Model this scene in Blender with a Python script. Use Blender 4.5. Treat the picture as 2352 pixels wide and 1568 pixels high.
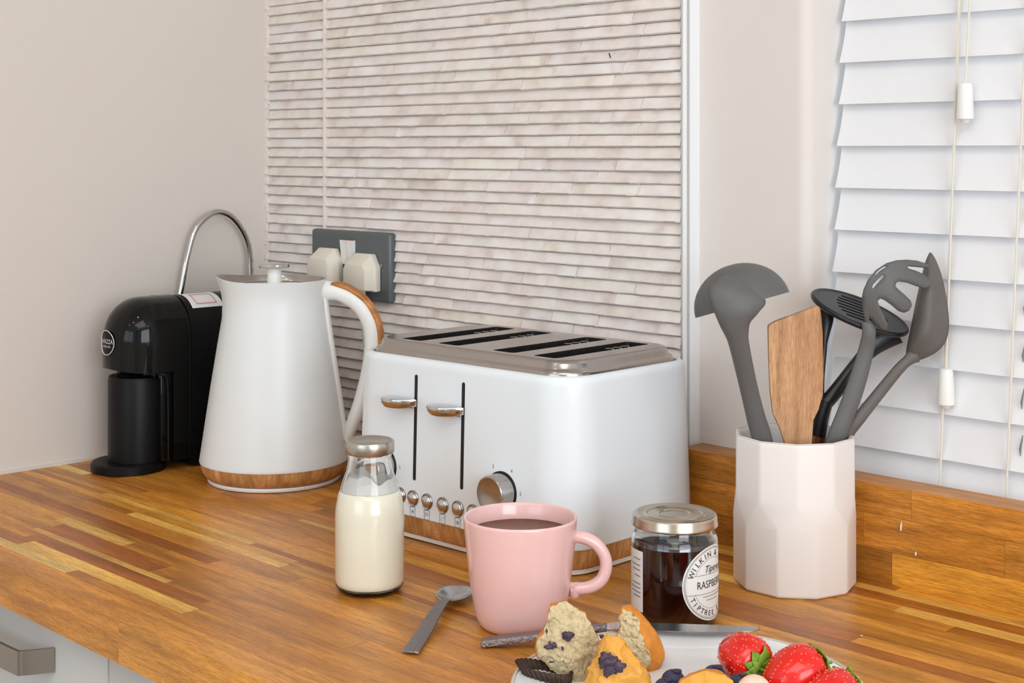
import bpy, bmesh, math, random
from mathutils import Vector, Matrix, noise
PI = math.pi
noise.seed_set(7)
for o in list(bpy.data.objects): bpy.data.objects.remove(o)
S = bpy.context.scene
COL = S.collection

# ------------------------------------------------------------------ camera, world, light, exposure
CT = 0.9                                     # worktop height
YAW = math.radians(43.94)
FWD = Vector((-math.cos(YAW), math.sin(YAW), 0)); RGT = Vector((FWD.y, -FWD.x, 0))
CAM = Vector((1.7415, -1.2, CT + 0.3966))
FACE = math.atan2(RGT.y, RGT.x)              # z-rotation of things that are turned square to the viewer
cd = bpy.data.cameras.new('camera'); cam = bpy.data.objects.new('camera', cd); COL.objects.link(cam)
cam.location = CAM
cam.rotation_euler = (PI / 2, 0, math.atan2(-FWD.x, FWD.y))
cd.sensor_width = 36; cd.lens = 3400 / 2352 * 36; cd.shift_y = -439 / 2352; cd.clip_start = 0.02
S.camera = cam
w = bpy.data.worlds.new('world'); S.world = w; w.use_nodes = True
w.node_tree.nodes['Background'].inputs[0].default_value = (0.72, 0.86, 1.0, 1)
w.node_tree.nodes['Background'].inputs[1].default_value = 4.8
S.view_settings.view_transform = 'Standard'; S.view_settings.look = 'None'
S.view_settings.gamma = 1; S.view_settings.use_curve_mapping = False
S.view_settings.exposure = -0.74

def area(name, loc, target, sx, sy, power, col):
    l = bpy.data.lights.new(name, 'AREA'); l.shape = 'RECTANGLE'; l.size = sx; l.size_y = sy
    l.energy = power; l.color = col
    o = bpy.data.objects.new(name, l); COL.objects.link(o); o.location = loc
    o.rotation_euler = (Vector(target) - Vector(loc)).to_track_quat('-Z', 'Y').to_euler()
    return o
area('daylight_rear_window', (1.5, -3.32, 1.55), (1.5, 0, 1.35), 1.9, 1.2, 3.0, (0.92, 0.96, 1.0))
area('daylight_right_window', (3.32, -1.3, 1.55), (0, -1.3, 1.4), 1.5, 1.2, 43, (0.93, 0.97, 1.0))
FILL_PANEL_POWER = 8
SPOT_POWER = 1.6

# ------------------------------------------------------------------ helpers
def lin(c):
    c = c / 255.0
    return c / 12.92 if c <= 0.04045 else ((c + 0.055) / 1.055) ** 2.4
def rgb(r, g, b): return (lin(r), lin(g), lin(b), 1)

def mat(name, col, rough=0.5, metal=0.0, spec=0.5, trans=0.0, ior=1.45, coat=0.0, sss=0.0, var=0.0, vscale=20.0,
        bump=0.0, bscale=60.0, emit=None, estr=0.0, stretch=(1, 1, 1)):
    m = bpy.data.materials.new(name); m.use_nodes = True
    nt = m.node_tree; N = nt.nodes; L = nt.links; b = N['Principled BSDF']
    b.inputs['Base Color'].default_value = col; b.inputs['Roughness'].default_value = rough
    b.inputs['Metallic'].default_value = metal; b.inputs['IOR'].default_value = ior
    b.inputs['Specular IOR Level'].default_value = spec
    b.inputs['Transmission Weight'].default_value = trans; b.inputs['Coat Weight'].default_value = coat
    if sss: b.inputs['Subsurface Weight'].default_value = sss; b.inputs['Subsurface Scale'].default_value = 0.005
    if emit: b.inputs['Emission Color'].default_value = emit; b.inputs['Emission Strength'].default_value = estr
    tc = N.new('ShaderNodeTexCoord'); mp = N.new('ShaderNodeMapping'); mp.inputs['Scale'].default_value = stretch
    L.new(tc.outputs['Object'], mp.inputs['Vector'])
    if var:
        n = N.new('ShaderNodeTexNoise'); n.inputs['Scale'].default_value = vscale; n.inputs['Detail'].default_value = 4
        L.new(mp.outputs[0], n.inputs['Vector'])
        mx = N.new('ShaderNodeMix'); mx.data_type = 'RGBA'
        mx.inputs[6].default_value = tuple(c * (1 - var) for c in col[:3]) + (1,)
        mx.inputs[7].default_value = tuple(min(1, c * (1 + var)) for c in col[:3]) + (1,)
        L.new(n.outputs[0], mx.inputs[0]); L.new(mx.outputs[2], b.inputs['Base Color'])
    if bump:
        n2 = N.new('ShaderNodeTexNoise'); n2.inputs['Scale'].default_value = bscale; n2.inputs['Detail'].default_value = 5
        L.new(mp.outputs[0], n2.inputs['Vector'])
        bp = N.new('ShaderNodeBump'); bp.inputs['Strength'].default_value = bump; bp.inputs['Distance'].default_value = 0.002
        L.new(n2.outputs[0], bp.inputs['Height']); L.new(bp.outputs[0], b.inputs['Normal'])
    return m

def wood_mat(name, c1=None, c2=None, axis='X', rough=0.38, coat=0.15, scale=1.0, contrast=0.55, use_obj=False):
    """long-grained timber; grain runs along the object's axis; base colour from two tones or from the object's own colour"""
    m = bpy.data.materials.new(name); m.use_nodes = True
    nt = m.node_tree; N = nt.nodes; L = nt.links; b = N['Principled BSDF']
    b.inputs['Roughness'].default_value = rough; b.inputs['Specular IOR Level'].default_value = 0.35; b.inputs['Coat Weight'].default_value = coat; b.inputs['Coat Roughness'].default_value = 0.3
    tc = N.new('ShaderNodeTexCoord'); oi = N.new('ShaderNodeObjectInfo')
    ad = N.new('ShaderNodeVectorMath'); ad.operation = 'MULTIPLY_ADD'
    cb = N.new('ShaderNodeCombineXYZ')
    for i in range(3): L.new(oi.outputs['Random'], cb.inputs[i])
    L.new(cb.outputs[0], ad.inputs[0]); ad.inputs[1].default_value = (17.3, 9.1, 5.7); L.new(tc.outputs['Object'], ad.inputs[2])
    def noise_tex(s, det, along, across):
        mp = N.new('ShaderNodeMapping')
        mp.inputs['Scale'].default_value = {'X': (along, across, across), 'Y': (across, along, across), 'Z': (across, across, along)}[axis]
        L.new(ad.outputs[0], mp.inputs['Vector'])
        n = N.new('ShaderNodeTexNoise'); n.inputs['Scale'].default_value = s * scale; n.inputs['Detail'].default_value = det
        n.inputs['Distortion'].default_value = 0.6
        L.new(mp.outputs[0], n.inputs['Vector']); return n
    big = noise_tex(6, 3, 1, 9); fine = noise_tex(40, 4, 1, 18); pore = noise_tex(110, 2, 1, 14)
    r1 = N.new('ShaderNodeValToRGB'); r1.color_ramp.elements[0].position = 0.3; r1.color_ramp.elements[1].position = 0.72
    lo = 1 - contrast
    r1.color_ramp.elements[0].color = (lo, lo * 0.93, lo * 0.86, 1); r1.color_ramp.elements[1].color = (1.12, 1.12, 1.12, 1)
    L.new(big.outputs[0], r1.inputs[0])
    r2 = N.new('ShaderNodeValToRGB'); r2.color_ramp.elements[0].position = 0.32; r2.color_ramp.elements[1].position = 0.62
    v = 1 - contrast * 0.62
    r2.color_ramp.elements[0].color = (v, v * 0.94, v * 0.88, 1); r2.color_ramp.elements[1].color = (1.05, 1.05, 1.05, 1)
    L.new(fine.outputs[0], r2.inputs[0])
    r3 = N.new('ShaderNodeValToRGB'); r3.color_ramp.elements[0].position = 0.36; r3.color_ramp.elements[1].position = 0.5
    r3.color_ramp.elements[0].color = (v, v * 0.93, v * 0.86, 1); r3.color_ramp.elements[1].color = (1, 1, 1, 1)
    L.new(pore.outputs[0], r3.inputs[0])
    def mul(a, c):
        mx = N.new('ShaderNodeMix'); mx.data_type = 'RGBA'; mx.blend_type = 'MULTIPLY'; mx.inputs[0].default_value = 1
        L.new(a, mx.inputs[6]); L.new(c, mx.inputs[7]); return mx.outputs[2]
    if use_obj:
        mpk = N.new('ShaderNodeMapping'); mpk.inputs['Scale'].default_value = (7, 30, 30); L.new(ad.outputs[0], mpk.inputs['Vector'])
        vo = N.new('ShaderNodeTexVoronoi'); vo.inputs['Scale'].default_value = 1.0; L.new(mpk.outputs[0], vo.inputs['Vector'])
        mr = N.new('ShaderNodeMapRange'); mr.interpolation_type = 'SMOOTHSTEP'; mr.inputs[1].default_value = 0.04; mr.inputs[2].default_value = 0.26; mr.inputs[3].default_value = 1; mr.inputs[4].default_value = 0
        L.new(vo.outputs['Distance'], mr.inputs[0])
        sp_ = N.new('ShaderNodeSeparateColor'); L.new(vo.outputs['Color'], sp_.inputs[0])
        gt = N.new('ShaderNodeMath'); gt.operation = 'GREATER_THAN'; gt.inputs[1].default_value = 0.86; L.new(sp_.outputs[0], gt.inputs[0])
        mk_ = N.new('ShaderNodeMath'); mk_.operation = 'MULTIPLY'; L.new(mr.outputs[0], mk_.inputs[0]); L.new(gt.outputs[0], mk_.inputs[1])
        mk2 = N.new('ShaderNodeMath'); mk2.operation = 'MULTIPLY'; mk2.inputs[1].default_value = 0.55; L.new(mk_.outputs[0], mk2.inputs[0])
        mxk = N.new('ShaderNodeMix'); mxk.data_type = 'RGBA'; L.new(mk2.outputs[0], mxk.inputs[0]); L.new(oi.outputs['Color'], mxk.inputs[6]); mxk.inputs[7].default_value = rgb(96, 58, 38)
        base = mxk.outputs[2]
    else:
        mx = N.new('ShaderNodeMix'); mx.data_type = 'RGBA'; mx.inputs[6].default_value = c1; mx.inputs[7].default_value = c2
        L.new(big.outputs[0], mx.inputs[0]); base = mx.outputs[2]
    L.new(mul(mul(mul(base, r1.outputs[0]), r2.outputs[0]), r3.outputs[0]), b.inputs['Base Color'])
    bp = N.new('ShaderNodeBump'); bp.inputs['Strength'].default_value = 0.12; bp.inputs['Distance'].default_value = 0.0006
    L.new(fine.outputs[0], bp.inputs['Height']); L.new(bp.outputs[0], b.inputs['Normal'])
    return m

def berry_blob(mb, c, r, sc, seed):
    b0 = len(mb.v); mb.sphere(c, r, 20, 14, sc)
    for i in range(b0, len(mb.v)):
        v = Vector(mb.v[i]); d = v - Vector(c); mb.v[i] = tuple(v + d * (1.1 * noise.noise(v * 260 + Vector((seed, 0, 0))) + 0.5 * noise.noise(v * 700)))
    return mb
class MB:
    def __init__(s): s.v = []; s.f = []; s.mi = []; s.cur = 0
    def add(s, vs, fs):
        b = len(s.v); s.v += [tuple(v) for v in vs]
        for f in fs: s.f.append(tuple(b + i for i in f)); s.mi.append(s.cur)
        return s
    def box(s, x0, x1, y0, y1, z0, z1):
        vs = [(x, y, z) for z in (z0, z1) for y in (y0, y1) for x in (x0, x1)]
        return s.add(vs, [(0, 2, 3, 1), (4, 5, 7, 6), (0, 1, 5, 4), (2, 6, 7, 3), (0, 4, 6, 2), (1, 3, 7, 5)])
    def loft(s, rings, cap0=True, cap1=True, closed=True):
        n = len(rings[0]); vs = [p for r in rings for p in r]; fs = []
        for i in range(len(rings) - 1):
            for j in range(n if closed else n - 1):
                k = (j + 1) % n
                fs.append((i * n + j, i * n + k, (i + 1) * n + k, (i + 1) * n + j))
        if cap0: fs.append(tuple(range(n - 1, -1, -1)))
        if cap1: fs.append(tuple((len(rings) - 1) * n + j for j in range(n)))
        return s.add(vs, fs)
    def lathe(s, prof, seg=48, cx=0, cy=0, warp=None, cap0=True, cap1=True):
        rings = []
        for r, z in prof:
            ring = []
            for j in range(seg):
                a = 2 * PI * j / seg
                rr, zz = (r, z) if warp is None else warp(a, r, z)
                ring.append((cx + rr * math.cos(a), cy + rr * math.sin(a), zz))
            rings.append(ring)
        return s.loft(rings, cap0, cap1)
    def tube(s, pts, rad, seg=12, flat=None, up=(0, 1, 0)):
        """swept section; rad = radius or list; flat = (a,b) scale of the section across / along 'up'"""
        pts = [Vector(p) for p in pts]; n = len(pts); rings = []
        up = Vector(up)
        for i, p in enumerate(pts):
            t = (pts[min(i + 1, n - 1)] - pts[max(i - 1, 0)]).normalized()
            side = t.cross(up)
            if side.length < 1e-6: side = t.cross(Vector((1, 0, 0)))
            side.normalize(); u2 = side.cross(t).normalized()
            r = rad[i] if isinstance(rad, (list, tuple)) else rad
            if isinstance(r, (list, tuple)): ra, rb = r
            else: ra = r * (flat[0] if flat else 1); rb = r * (flat[1] if flat else 1)
            rings.append([p + side * (ra * math.cos(2 * PI * j / seg)) + u2 * (rb * math.sin(2 * PI * j / seg)) for j in range(seg)])
        return s.loft(rings)
    def prism(s, poly, f0, f1):
        """poly: 2-D outline; f0,f1 map (a,b) to the two faces"""
        n = len(poly)
        return s.add([f0(*p) for p in poly] + [f1(*p) for p in poly],
                     [tuple(range(n)), tuple(range(2 * n - 1, n - 1, -1))] + [(i, i + n, (i + 1) % n + n, (i + 1) % n) for i in range(n)])
    def sphere(s, c, r, seg=16, rings=10, sc=(1, 1, 1)):
        prof = [(max(1e-5, math.sin(PI * i / rings)) * r, -math.cos(PI * i / rings) * r) for i in range(rings + 1)]
        rr = [[(c[0] + p[0] * math.cos(2 * PI * j / seg) * sc[0], c[1] + p[0] * math.sin(2 * PI * j / seg) * sc[1], c[2] + p[1] * sc[2]) for j in range(seg)] for p in prof]
        return s.loft(rr)
    def mesh(s, name, mats, smooth=None, fix=True):
        me = bpy.data.meshes.new(name); me.from_pydata(s.v, [], s.f)
        for m in (mats if isinstance(mats, (list, tuple)) else [mats]): me.materials.append(m)
        me.polygons.foreach_set('material_index', s.mi)
        if fix:
            bm = bmesh.new(); bm.from_mesh(me); bmesh.ops.recalc_face_normals(bm, faces=bm.faces); bm.to_mesh(me); bm.free()
        if smooth is not None:
            me.shade_smooth(); me.set_sharp_from_angle(angle=math.radians(smooth))
        me.update(); return me
    def build(s, name, mats, parent=None, smooth=None, bevel=0, loc=None, fix=True, bseg=2):
        me = s.mesh(name, mats, smooth, fix)
        if bevel:
            bm = bmesh.new(); bm.from_mesh(me)
            es = [e for e in bm.edges if len(e.link_faces) == 2 and e.calc_face_angle(0) > math.radians(30)]
            bmesh.ops.bevel(bm, geom=es, offset=bevel, segments=bseg, affect='EDGES', profile=0.5)
            bm.to_mesh(me); bm.free()
            me.shade_smooth(); me.set_sharp_from_angle(angle=math.radians(40))
        o = bpy.data.objects.new(name, me); COL.objects.link(o)
        if parent: o.parent = parent
        if loc is not None: o.location = loc
        return o

def tag(o, label, cat, group=None):
    o['label'] = label; o['category'] = cat
    if group: o['group'] = group
    return o
def thing(name, label, cat, loc=(0, 0, 0), rz=0, group=None):
    o = bpy.data.objects.new(name, None); COL.objects.link(o); o.empty_display_size = 0.02
    o.location = loc; o.rotation_euler = (0, 0, rz); return tag(o, label, cat, group)
def struct(o, label=None):
    o['kind'] = 'structure'
    if label: o['label'] = label
    return o
def spline(pts, n=8):
    """Catmull-Rom through points of any dimension"""
    P = [Vector(p) for p in pts]; out = []
    for i in range(len(P) - 1):
        p0 = P[max(i - 1, 0)]; p1 = P[i]; p2 = P[i + 1]; p3 = P[min(i + 2, len(P) - 1)]
        for k in range(n):
            t = k / n
            out.append(0.5 * ((2 * p1) + (p2 - p0) * t + (2 * p0 - 5 * p1 + 4 * p2 - p3) * t * t + (3 * p1 - p0 - 3 * p2 + p3) * t ** 3))
    out.append(P[-1]); return out
def rrect(hw, hd, rc, z, n=8, cx=0, cy=0):
    pts = []
    for sx, sy, a0 in ((1, 1, 0), (-1, 1, PI / 2), (-1, -1, PI), (1, -1, 3 * PI / 2)):
        for k in range(n + 1):
            a = a0 + PI / 2 * k / n
            pts.append((cx + sx * (hw - rc) + rc * math.cos(a), cy + sy * (hd - rc) + rc * math.sin(a), z))
    return pts
_tx = {}
def text_geo(string, size):
    """flat letter outlines as (verts2d, faces), centred on the origin"""
    key = (string, size)
    if key in _tx: return _tx[key]
    cu = bpy.data.curves.new('letters', 'FONT'); cu.body = string; cu.size = size; cu.align_x = 'CENTER'; cu.resolution_u = 3
    o = bpy.data.objects.new('letters', cu); COL.objects.link(o)
    dg = bpy.context.evaluated_depsgraph_get(); me = o.evaluated_get(dg).to_mesh()
    vs = [(v.co.x, v.co.y - size * 0.35) for v in me.vertices]; fs = [tuple(p.vertices) for p in me.polygons]
    o.evaluated_get(dg).to_mesh_clear(); bpy.data.objects.remove(o); bpy.data.curves.remove(cu)
    _tx[key] = (vs, fs); return vs, fs

# ------------------------------------------------------------------ materials
M = {}
M['wall'] = mat('painted_plaster', rgb(220, 211, 203), 0.75, var=0.02, vscale=6, bump=0.08, bscale=180)
M['wall_r'] = mat('painted_plaster_cream', rgb(226, 218, 212), 0.7, var=0.03, vscale=9, bump=0.1, bscale=90)
M['ceil'] = mat('ceiling_paint', rgb(240, 238, 234), 0.8, var=0.01)
M['floor'] = mat('floor_vinyl', rgb(150, 140, 130), 0.5, var=0.1, vscale=8)
M['grout'] = mat('white_grout', rgb(238, 228, 220), 0.8, var=0.03, vscale=90)
def stone_mat():
    m = mat('split_face_stone', rgb(226, 216, 207), 0.7, bump=0.35, bscale=160, var=0.0)
    nt = m.node_tree; N = nt.nodes; L = nt.links; b = N['Principled BSDF']
    tc = N.new('ShaderNodeTexCoord'); oi = N.new('ShaderNodeObjectInfo')
    ad = N.new('ShaderNodeVectorMath'); ad.operation = 'MULTIPLY_ADD'; cb = N.new('ShaderNodeCombineXYZ')
    for i in range(3): L.new(oi.outputs['Random'], cb.inputs[i])
    L.new(cb.outputs[0], ad.inputs[0]); ad.inputs[1].default_value = (11, 7, 5); L.new(tc.outputs['Object'], ad.inputs[2])
    n = N.new('ShaderNodeTexNoise'); n.inputs['Scale'].default_value = 34; n.inputs['Detail'].default_value = 5; L.new(ad.outputs[0], n.inputs[0])
    r = N.new('ShaderNodeValToRGB'); e = r.color_ramp.elements
    e[0].position = 0.28; e[0].color = rgb(216, 202, 194); e[1].position = 0.72; e[1].color = rgb(241, 238, 235)
    k = r.color_ramp.elements.new(0.42); k.color = rgb(232, 223, 216); k2 = r.color_ramp.elements.new(0.56); k2.color = rgb(238, 232, 227)
    L.new(n.outputs[0], r.inputs[0])
    mx = N.new('ShaderNodeMix'); mx.data_type = 'RGBA'; mx.blend_type = 'MULTIPLY'; mx.inputs[0].default_value = 1
    L.new(r.outputs[0], mx.inputs[6]); L.new(oi.outputs['Color'], mx.inputs[7]); L.new(mx.outputs[2], b.inputs['Base Color'])
    return m
M['stone'] = stone_mat()
M['alu'] = mat('aluminium_trim', rgb(205, 207, 209), 0.35, metal=0.6)
M['stave'] = wood_mat('worktop_oak', use_obj=True, rough=0.36, coat=0.06, contrast=0.42)
M['laminate_wood'] = wood_mat('olive_wood_band', rgb(204, 146, 88), rgb(234, 184, 126), axis='Z', rough=0.4, contrast=0.36, scale=2.2)
M['handle_wood'] = wood_mat('olive_wood_grip', rgb(190, 122, 62), rgb(222, 158, 98), axis='X', rough=0.4, contrast=0.4, scale=1.6)
M['beech'] = wood_mat('beech_spatula', rgb(204, 154, 110), rgb(224, 180, 138), axis='Z', rough=0.6, coat=0.0, contrast=0.32, scale=1.0)
M['white_enamel'] = mat('white_satin_enamel', rgb(232, 238, 242), 0.32, coat=0.1, var=0.006, vscale=5)
M['white_kettle'] = mat('white_matt_enamel', rgb(228, 231, 231), 0.36, var=0.006, vscale=5)
M['white_plastic'] = mat('white_plastic', rgb(240, 239, 235), 0.35, var=0.01)
M['chrome'] = mat('polished_chrome', rgb(205, 203, 202), 0.07, metal=1.0, var=0.03)
M['chrome_top'] = mat('brushed_steel_top', rgb(176, 170, 166), 0.2, metal=1.0, var=0.08, vscale=12, stretch=(2, 14, 2))
M['steel'] = mat('stainless_steel', rgb(190, 188, 188), 0.22, metal=1.0, var=0.05, vscale=40)
M['steel_dark'] = mat('hammered_steel', rgb(150, 144, 146), 0.35, metal=1.0, bump=0.8, bscale=420)
M['nickel'] = mat('brushed_nickel', rgb(160, 152, 143), 0.3, metal=1.0, var=0.05, vscale=90, stretch=(1, 1, 12))
M['lid_gold'] = mat('tinplate_lid', rgb(196, 184, 166), 0.24, metal=1.0, var=0.05, vscale=30)
M['lid_silver'] = mat('silver_lid', rgb(188, 182, 172), 0.28, metal=1.0, var=0.05, vscale=30)
M['black_gloss'] = mat('gloss_black_plastic', (0.004, 0.004, 0.004, 1), 0.07, spec=0.32, var=0.05)
M['black_matt'] = mat('matt_black_plastic', (0.005, 0.005, 0.0055, 1), 0.4, spec=0.22, var=0.08, vscale=60, bump=0.05, bscale=900)
M['black_void'] = mat('dark_inside', (0.006, 0.006, 0.006, 1), 0.5, var=0.1)
M['dark_metal'] = mat('dark_toaster_inside', (0.05, 0.047, 0.045, 1), 0.35, metal=0.7, var=0.3, vscale=80)
M['print_white'] = mat('white_print', rgb(232, 232, 232), 0.5, var=0.01)
M['print_grey'] = mat('grey_print', rgb(120, 122, 126), 0.6, var=0.01)
M['print_black'] = mat('black_print', rgb(34, 34, 34), 0.6, var=0.02)
M['print_pink'] = mat('pink_print', rgb(214, 150, 150), 0.6, var=0.02)
M['label'] = mat('paper_label', rgb(232, 230, 226), 0.6, var=0.015, vscale=60)
M['socket_grey'] = mat('graphite_plate', rgb(98, 104, 106), 0.4, metal=0.25, var=0.04, vscale=20)
M['plug'] = mat('ivory_plug', rgb(228, 221, 206), 0.45, var=0.02, vscale=40)
M['red'] = mat('red_neon', rgb(190, 60, 60), 0.4, var=0.05)
M['blind'] = mat('white_slat', rgb(236, 236, 238), 0.45, var=0.008, vscale=8)
M['cord'] = mat('ivory_cord', rgb(226, 219, 204), 0.8, var=0.05, vscale=300)
M['upvc'] = mat('white_upvc', rgb(240, 242, 244), 0.3, var=0.01)
M['pane'] = mat('window_glass', (1, 1, 1, 1), 0.02, trans=1.0, ior=1.45, var=0.005)
M['ceramic'] = mat('matt_white_ceramic', rgb(234, 228, 223), 0.42, var=0.008, vscale=12)
M['pink'] = mat('pink_glaze', rgb(238, 194, 190), 0.16, coat=0.35, var=0.012, vscale=14, spec=0.5)
M['coffee'] = mat('milky_coffee', rgb(92, 48, 28), 0.12, var=0.08, vscale=30)
M['glass'] = mat('clear_glass', (1, 1, 1, 1), 0.015, trans=1.0, ior=1.46, var=0.004)
M['milk'] = mat('milk', rgb(230, 226, 206), 0.3, coat=1.0, sss=0.15, var=0.008, vscale=20)
M['milk_film'] = mat('milk_film', rgb(252, 250, 245), 0.5, trans=0.12, ior=1.1, var=0.05, vscale=60)
M['jam'] = mat('dark_jam', (0.012, 0.002, 0.002, 1), 0.1, coat=1.0, var=0.5, vscale=50)
M['grey_nylon'] = mat('grey_nylon', rgb(96, 95, 94), 0.5, var=0.04, vscale=30, bump=0.05, bscale=500)
M['brown_nylon'] = mat('warm_grey_nylon', rgb(98, 92, 88), 0.5, var=0.05, vscale=30, bump=0.05, bscale=500)
M['black_nylon'] = mat('black_nylon', (0.012, 0.012, 0.013, 1), 0.34, var=0.06, vscale=30)
M['plate'] = mat('white_porcelain', rgb(236, 238, 240), 0.14, coat=0.3, var=0.006, vscale=10)
M['plate_rim'] = mat('glazed_grey_rim', rgb(206, 200, 190), 0.3, var=0.06, vscale=60)
M['crumb'] = mat('muffin_crumb', rgb(214, 194, 152), 0.9, sss=0.1, var=0.3, vscale=240, bump=1.0, bscale=420)
M['crust'] = mat('muffin_crust', rgb(216, 136, 44), 0.55, var=0.3, vscale=70, bump=0.5, bscale=160)
M['crust2'] = mat('golden_crust', rgb(224, 160, 66), 0.5, var=0.32, vscale=45, bump=0.5, bscale=140)
M['berry'] = mat('blueberry_skin', rgb(52, 56, 84), 0.5, var=0.4, vscale=70, bump=0.2, bscale=200)
M['berry_cooked'] = mat('baked_blueberry', rgb(70, 52, 72), 0.45, var=0.6, vscale=160, bump=0.4, bscale=300)
M['straw'] = mat('strawberry_flesh', rgb(222, 26, 18), 0.22, coat=0.3, var=0.22, vscale=40, sss=0.12)
M['seed'] = mat('strawberry_seed', rgb(246, 134, 80), 0.4, var=0.25, vscale=300)
M['leaf'] = mat('strawberry_leaf', rgb(116, 152, 44), 0.5, var=0.35, vscale=120)
M['paper_brown'] = mat('brown_paper_case', rgb(64, 46, 36), 0.7, var=0.4, vscale=120)
M['cut_fruit'] = mat('cut_strawberry', rgb(246, 200, 176), 0.4, var=0.15, vscale=90, sss=0.2)
M['cabinet'] = mat('grey_white_door', rgb(206, 204, 200), 0.5, var=0.012, vscale=6)
M['lamp'] = mat('lamp_diffuser', (1, 1, 1, 1), 0.5, emit=(1, 0.93, 0.84, 1), estr=3.0, var=0.001)

# ------------------------------------------------------------------ the room
rnd = random.Random(11)
def simple_box(name, m, *b, label=None):
    return struct(MB().box(*b).build(name, m), label)
simple_box('floor', M['floor'], -0.1, 3.5, -3.5, 0.3, -0.05, 0, label='kitchen floor')
simple_box('ceiling', M['ceil'], -0.1, 3.5, -3.5, 0.3, 2.4, 2.45, label='white ceiling')
simple_box('wall_left', M['wall'], -0.1, 0, -3.4, 0.3, 0, 2.4, label='plain pale grey painted wall')
def holed_wall(name, axis, pos, thick, a0, a1, h0, h1, z0, z1, m, label):
    mb = MB()
    for u0, u1, v0, v1 in ((a0, h0, 0, 2.4), (h1, a1, 0, 2.4), (h0, h1, 0, z0), (h0, h1, z1, 2.4)):
        if axis == 'Y': mb.box(u0, u1, pos, pos + thick, v0, v1)
        else: mb.box(pos, pos + thick, u0, u1, v0, v1)
    return struct(mb.build(name, m), label)
holed_wall('wall_front', 'Y', -3.5, 0.1, 0, 3.4, 0.55, 2.45, 0.95, 2.15, M['ceil'], 'wall behind the viewer with a window')
holed_wall('wall_right', 'X', 3.4, 0.1, -3.4, 0.3, -2.05, -0.55, 0.95, 2.15, M['ceil'], 'right wall with a window')
for k, (bx_) in enumerate(((0.55, 2.45, -3.46, -3.42), (3.42, 3.46, -2.05, -0.55))):
    x0, x1, y0, y1 = bx_; mb = MB(); hor = k == 0
    for u in (0, 0.5, 1):
        if hor:
            c = x0 + 0.03 + u * (x1 - x0 - 0.06); mb.box(c - 0.03, c + 0.03, y0, y1, 0.95, 2.15)
        else:
            c = y0 + 0.03 + u * (y1 - y0 - 0.06); mb.box(x0, x1, c - 0.03, c + 0.03, 0.95, 2.15)
    for z in (0.95, 2.09): mb.box(x0, x1, y0, y1, z, z + 0.06)
    struct(mb.build('window_%d' % (k + 2), M['upvc']), 'white framed window')

# back wall, tiled at left, plain at right, with the window recess
WY = 0.022                                          # face of the plain plaster
WX0, WX1, WZ0, WZ1 = 0.893, 1.85, CT + 0.02, 1.95   # recess
mb = MB()
r_ = 0.012; poly = [(0, WY), (WX0 - r_, WY)] + [(WX0 - r_ + r_ * math.sin(t * PI / 12), WY + r_ - r_ * math.cos(t * PI / 12)) for t in range(1, 7)] + [(WX0, 0.22), (0, 0.22)]
mb.prism(poly, lambda a, b: (a, b, 0), lambda a, b: (a, b, 2.4))
mb.box(WX1, 3.4, WY, 0.22, 0, 2.4); mb.box(WX0, WX1, WY, 0.22, 0, WZ0); mb.box(WX0, WX1, WY, 0.22, WZ1, 2.4)
wall_back = struct(mb.build('wall_back', M['wall_r'], smooth=50), 'cream plaster wall with pale split-face stone tiles at left')
# tile backing with white grout showing in the corner and in the panel joint
TX1 = 0.755
MB().box(0.0, TX1, 0.0015, WY, CT - 0.02, 1.612).build('tile_backing', M['grout'], wall_back)
g = MB(); zz = CT - 0.02
while zz < 1.612:
    d0 = 0.0052 + rnd.uniform(-0.001, 0.0015); g.box(0.0, 0.0055 + rnd.uniform(-0.0012, 0.0012), -d0, 0.002, zz, zz + 0.0066); zz += 0.0066
g.build('corner_grout', M['grout'], wall_back)
JX = 0.139
MB().box(JX - 0.0018, JX + 0.0018, -0.0060, 0.002, CT - 0.02, 1.612).build('panel_joint', M['grout'], wall_back)
ROW = 0.0132; row0 = 1.2966 + (345 - 16.6) / 3400 * 2.087     # a joint at this height
top_rows = int((1.595 - row0) / ROW); bot_rows = int((row0 - CT + 0.004) / ROW)
panel_rows = {int(round((row0 - (1.2966 - (490 - 345) / 3400 * 2.0)) / ROW)) + k * 11 for k in range(-6, 6)}
strips = 0; extra = MB()
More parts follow.
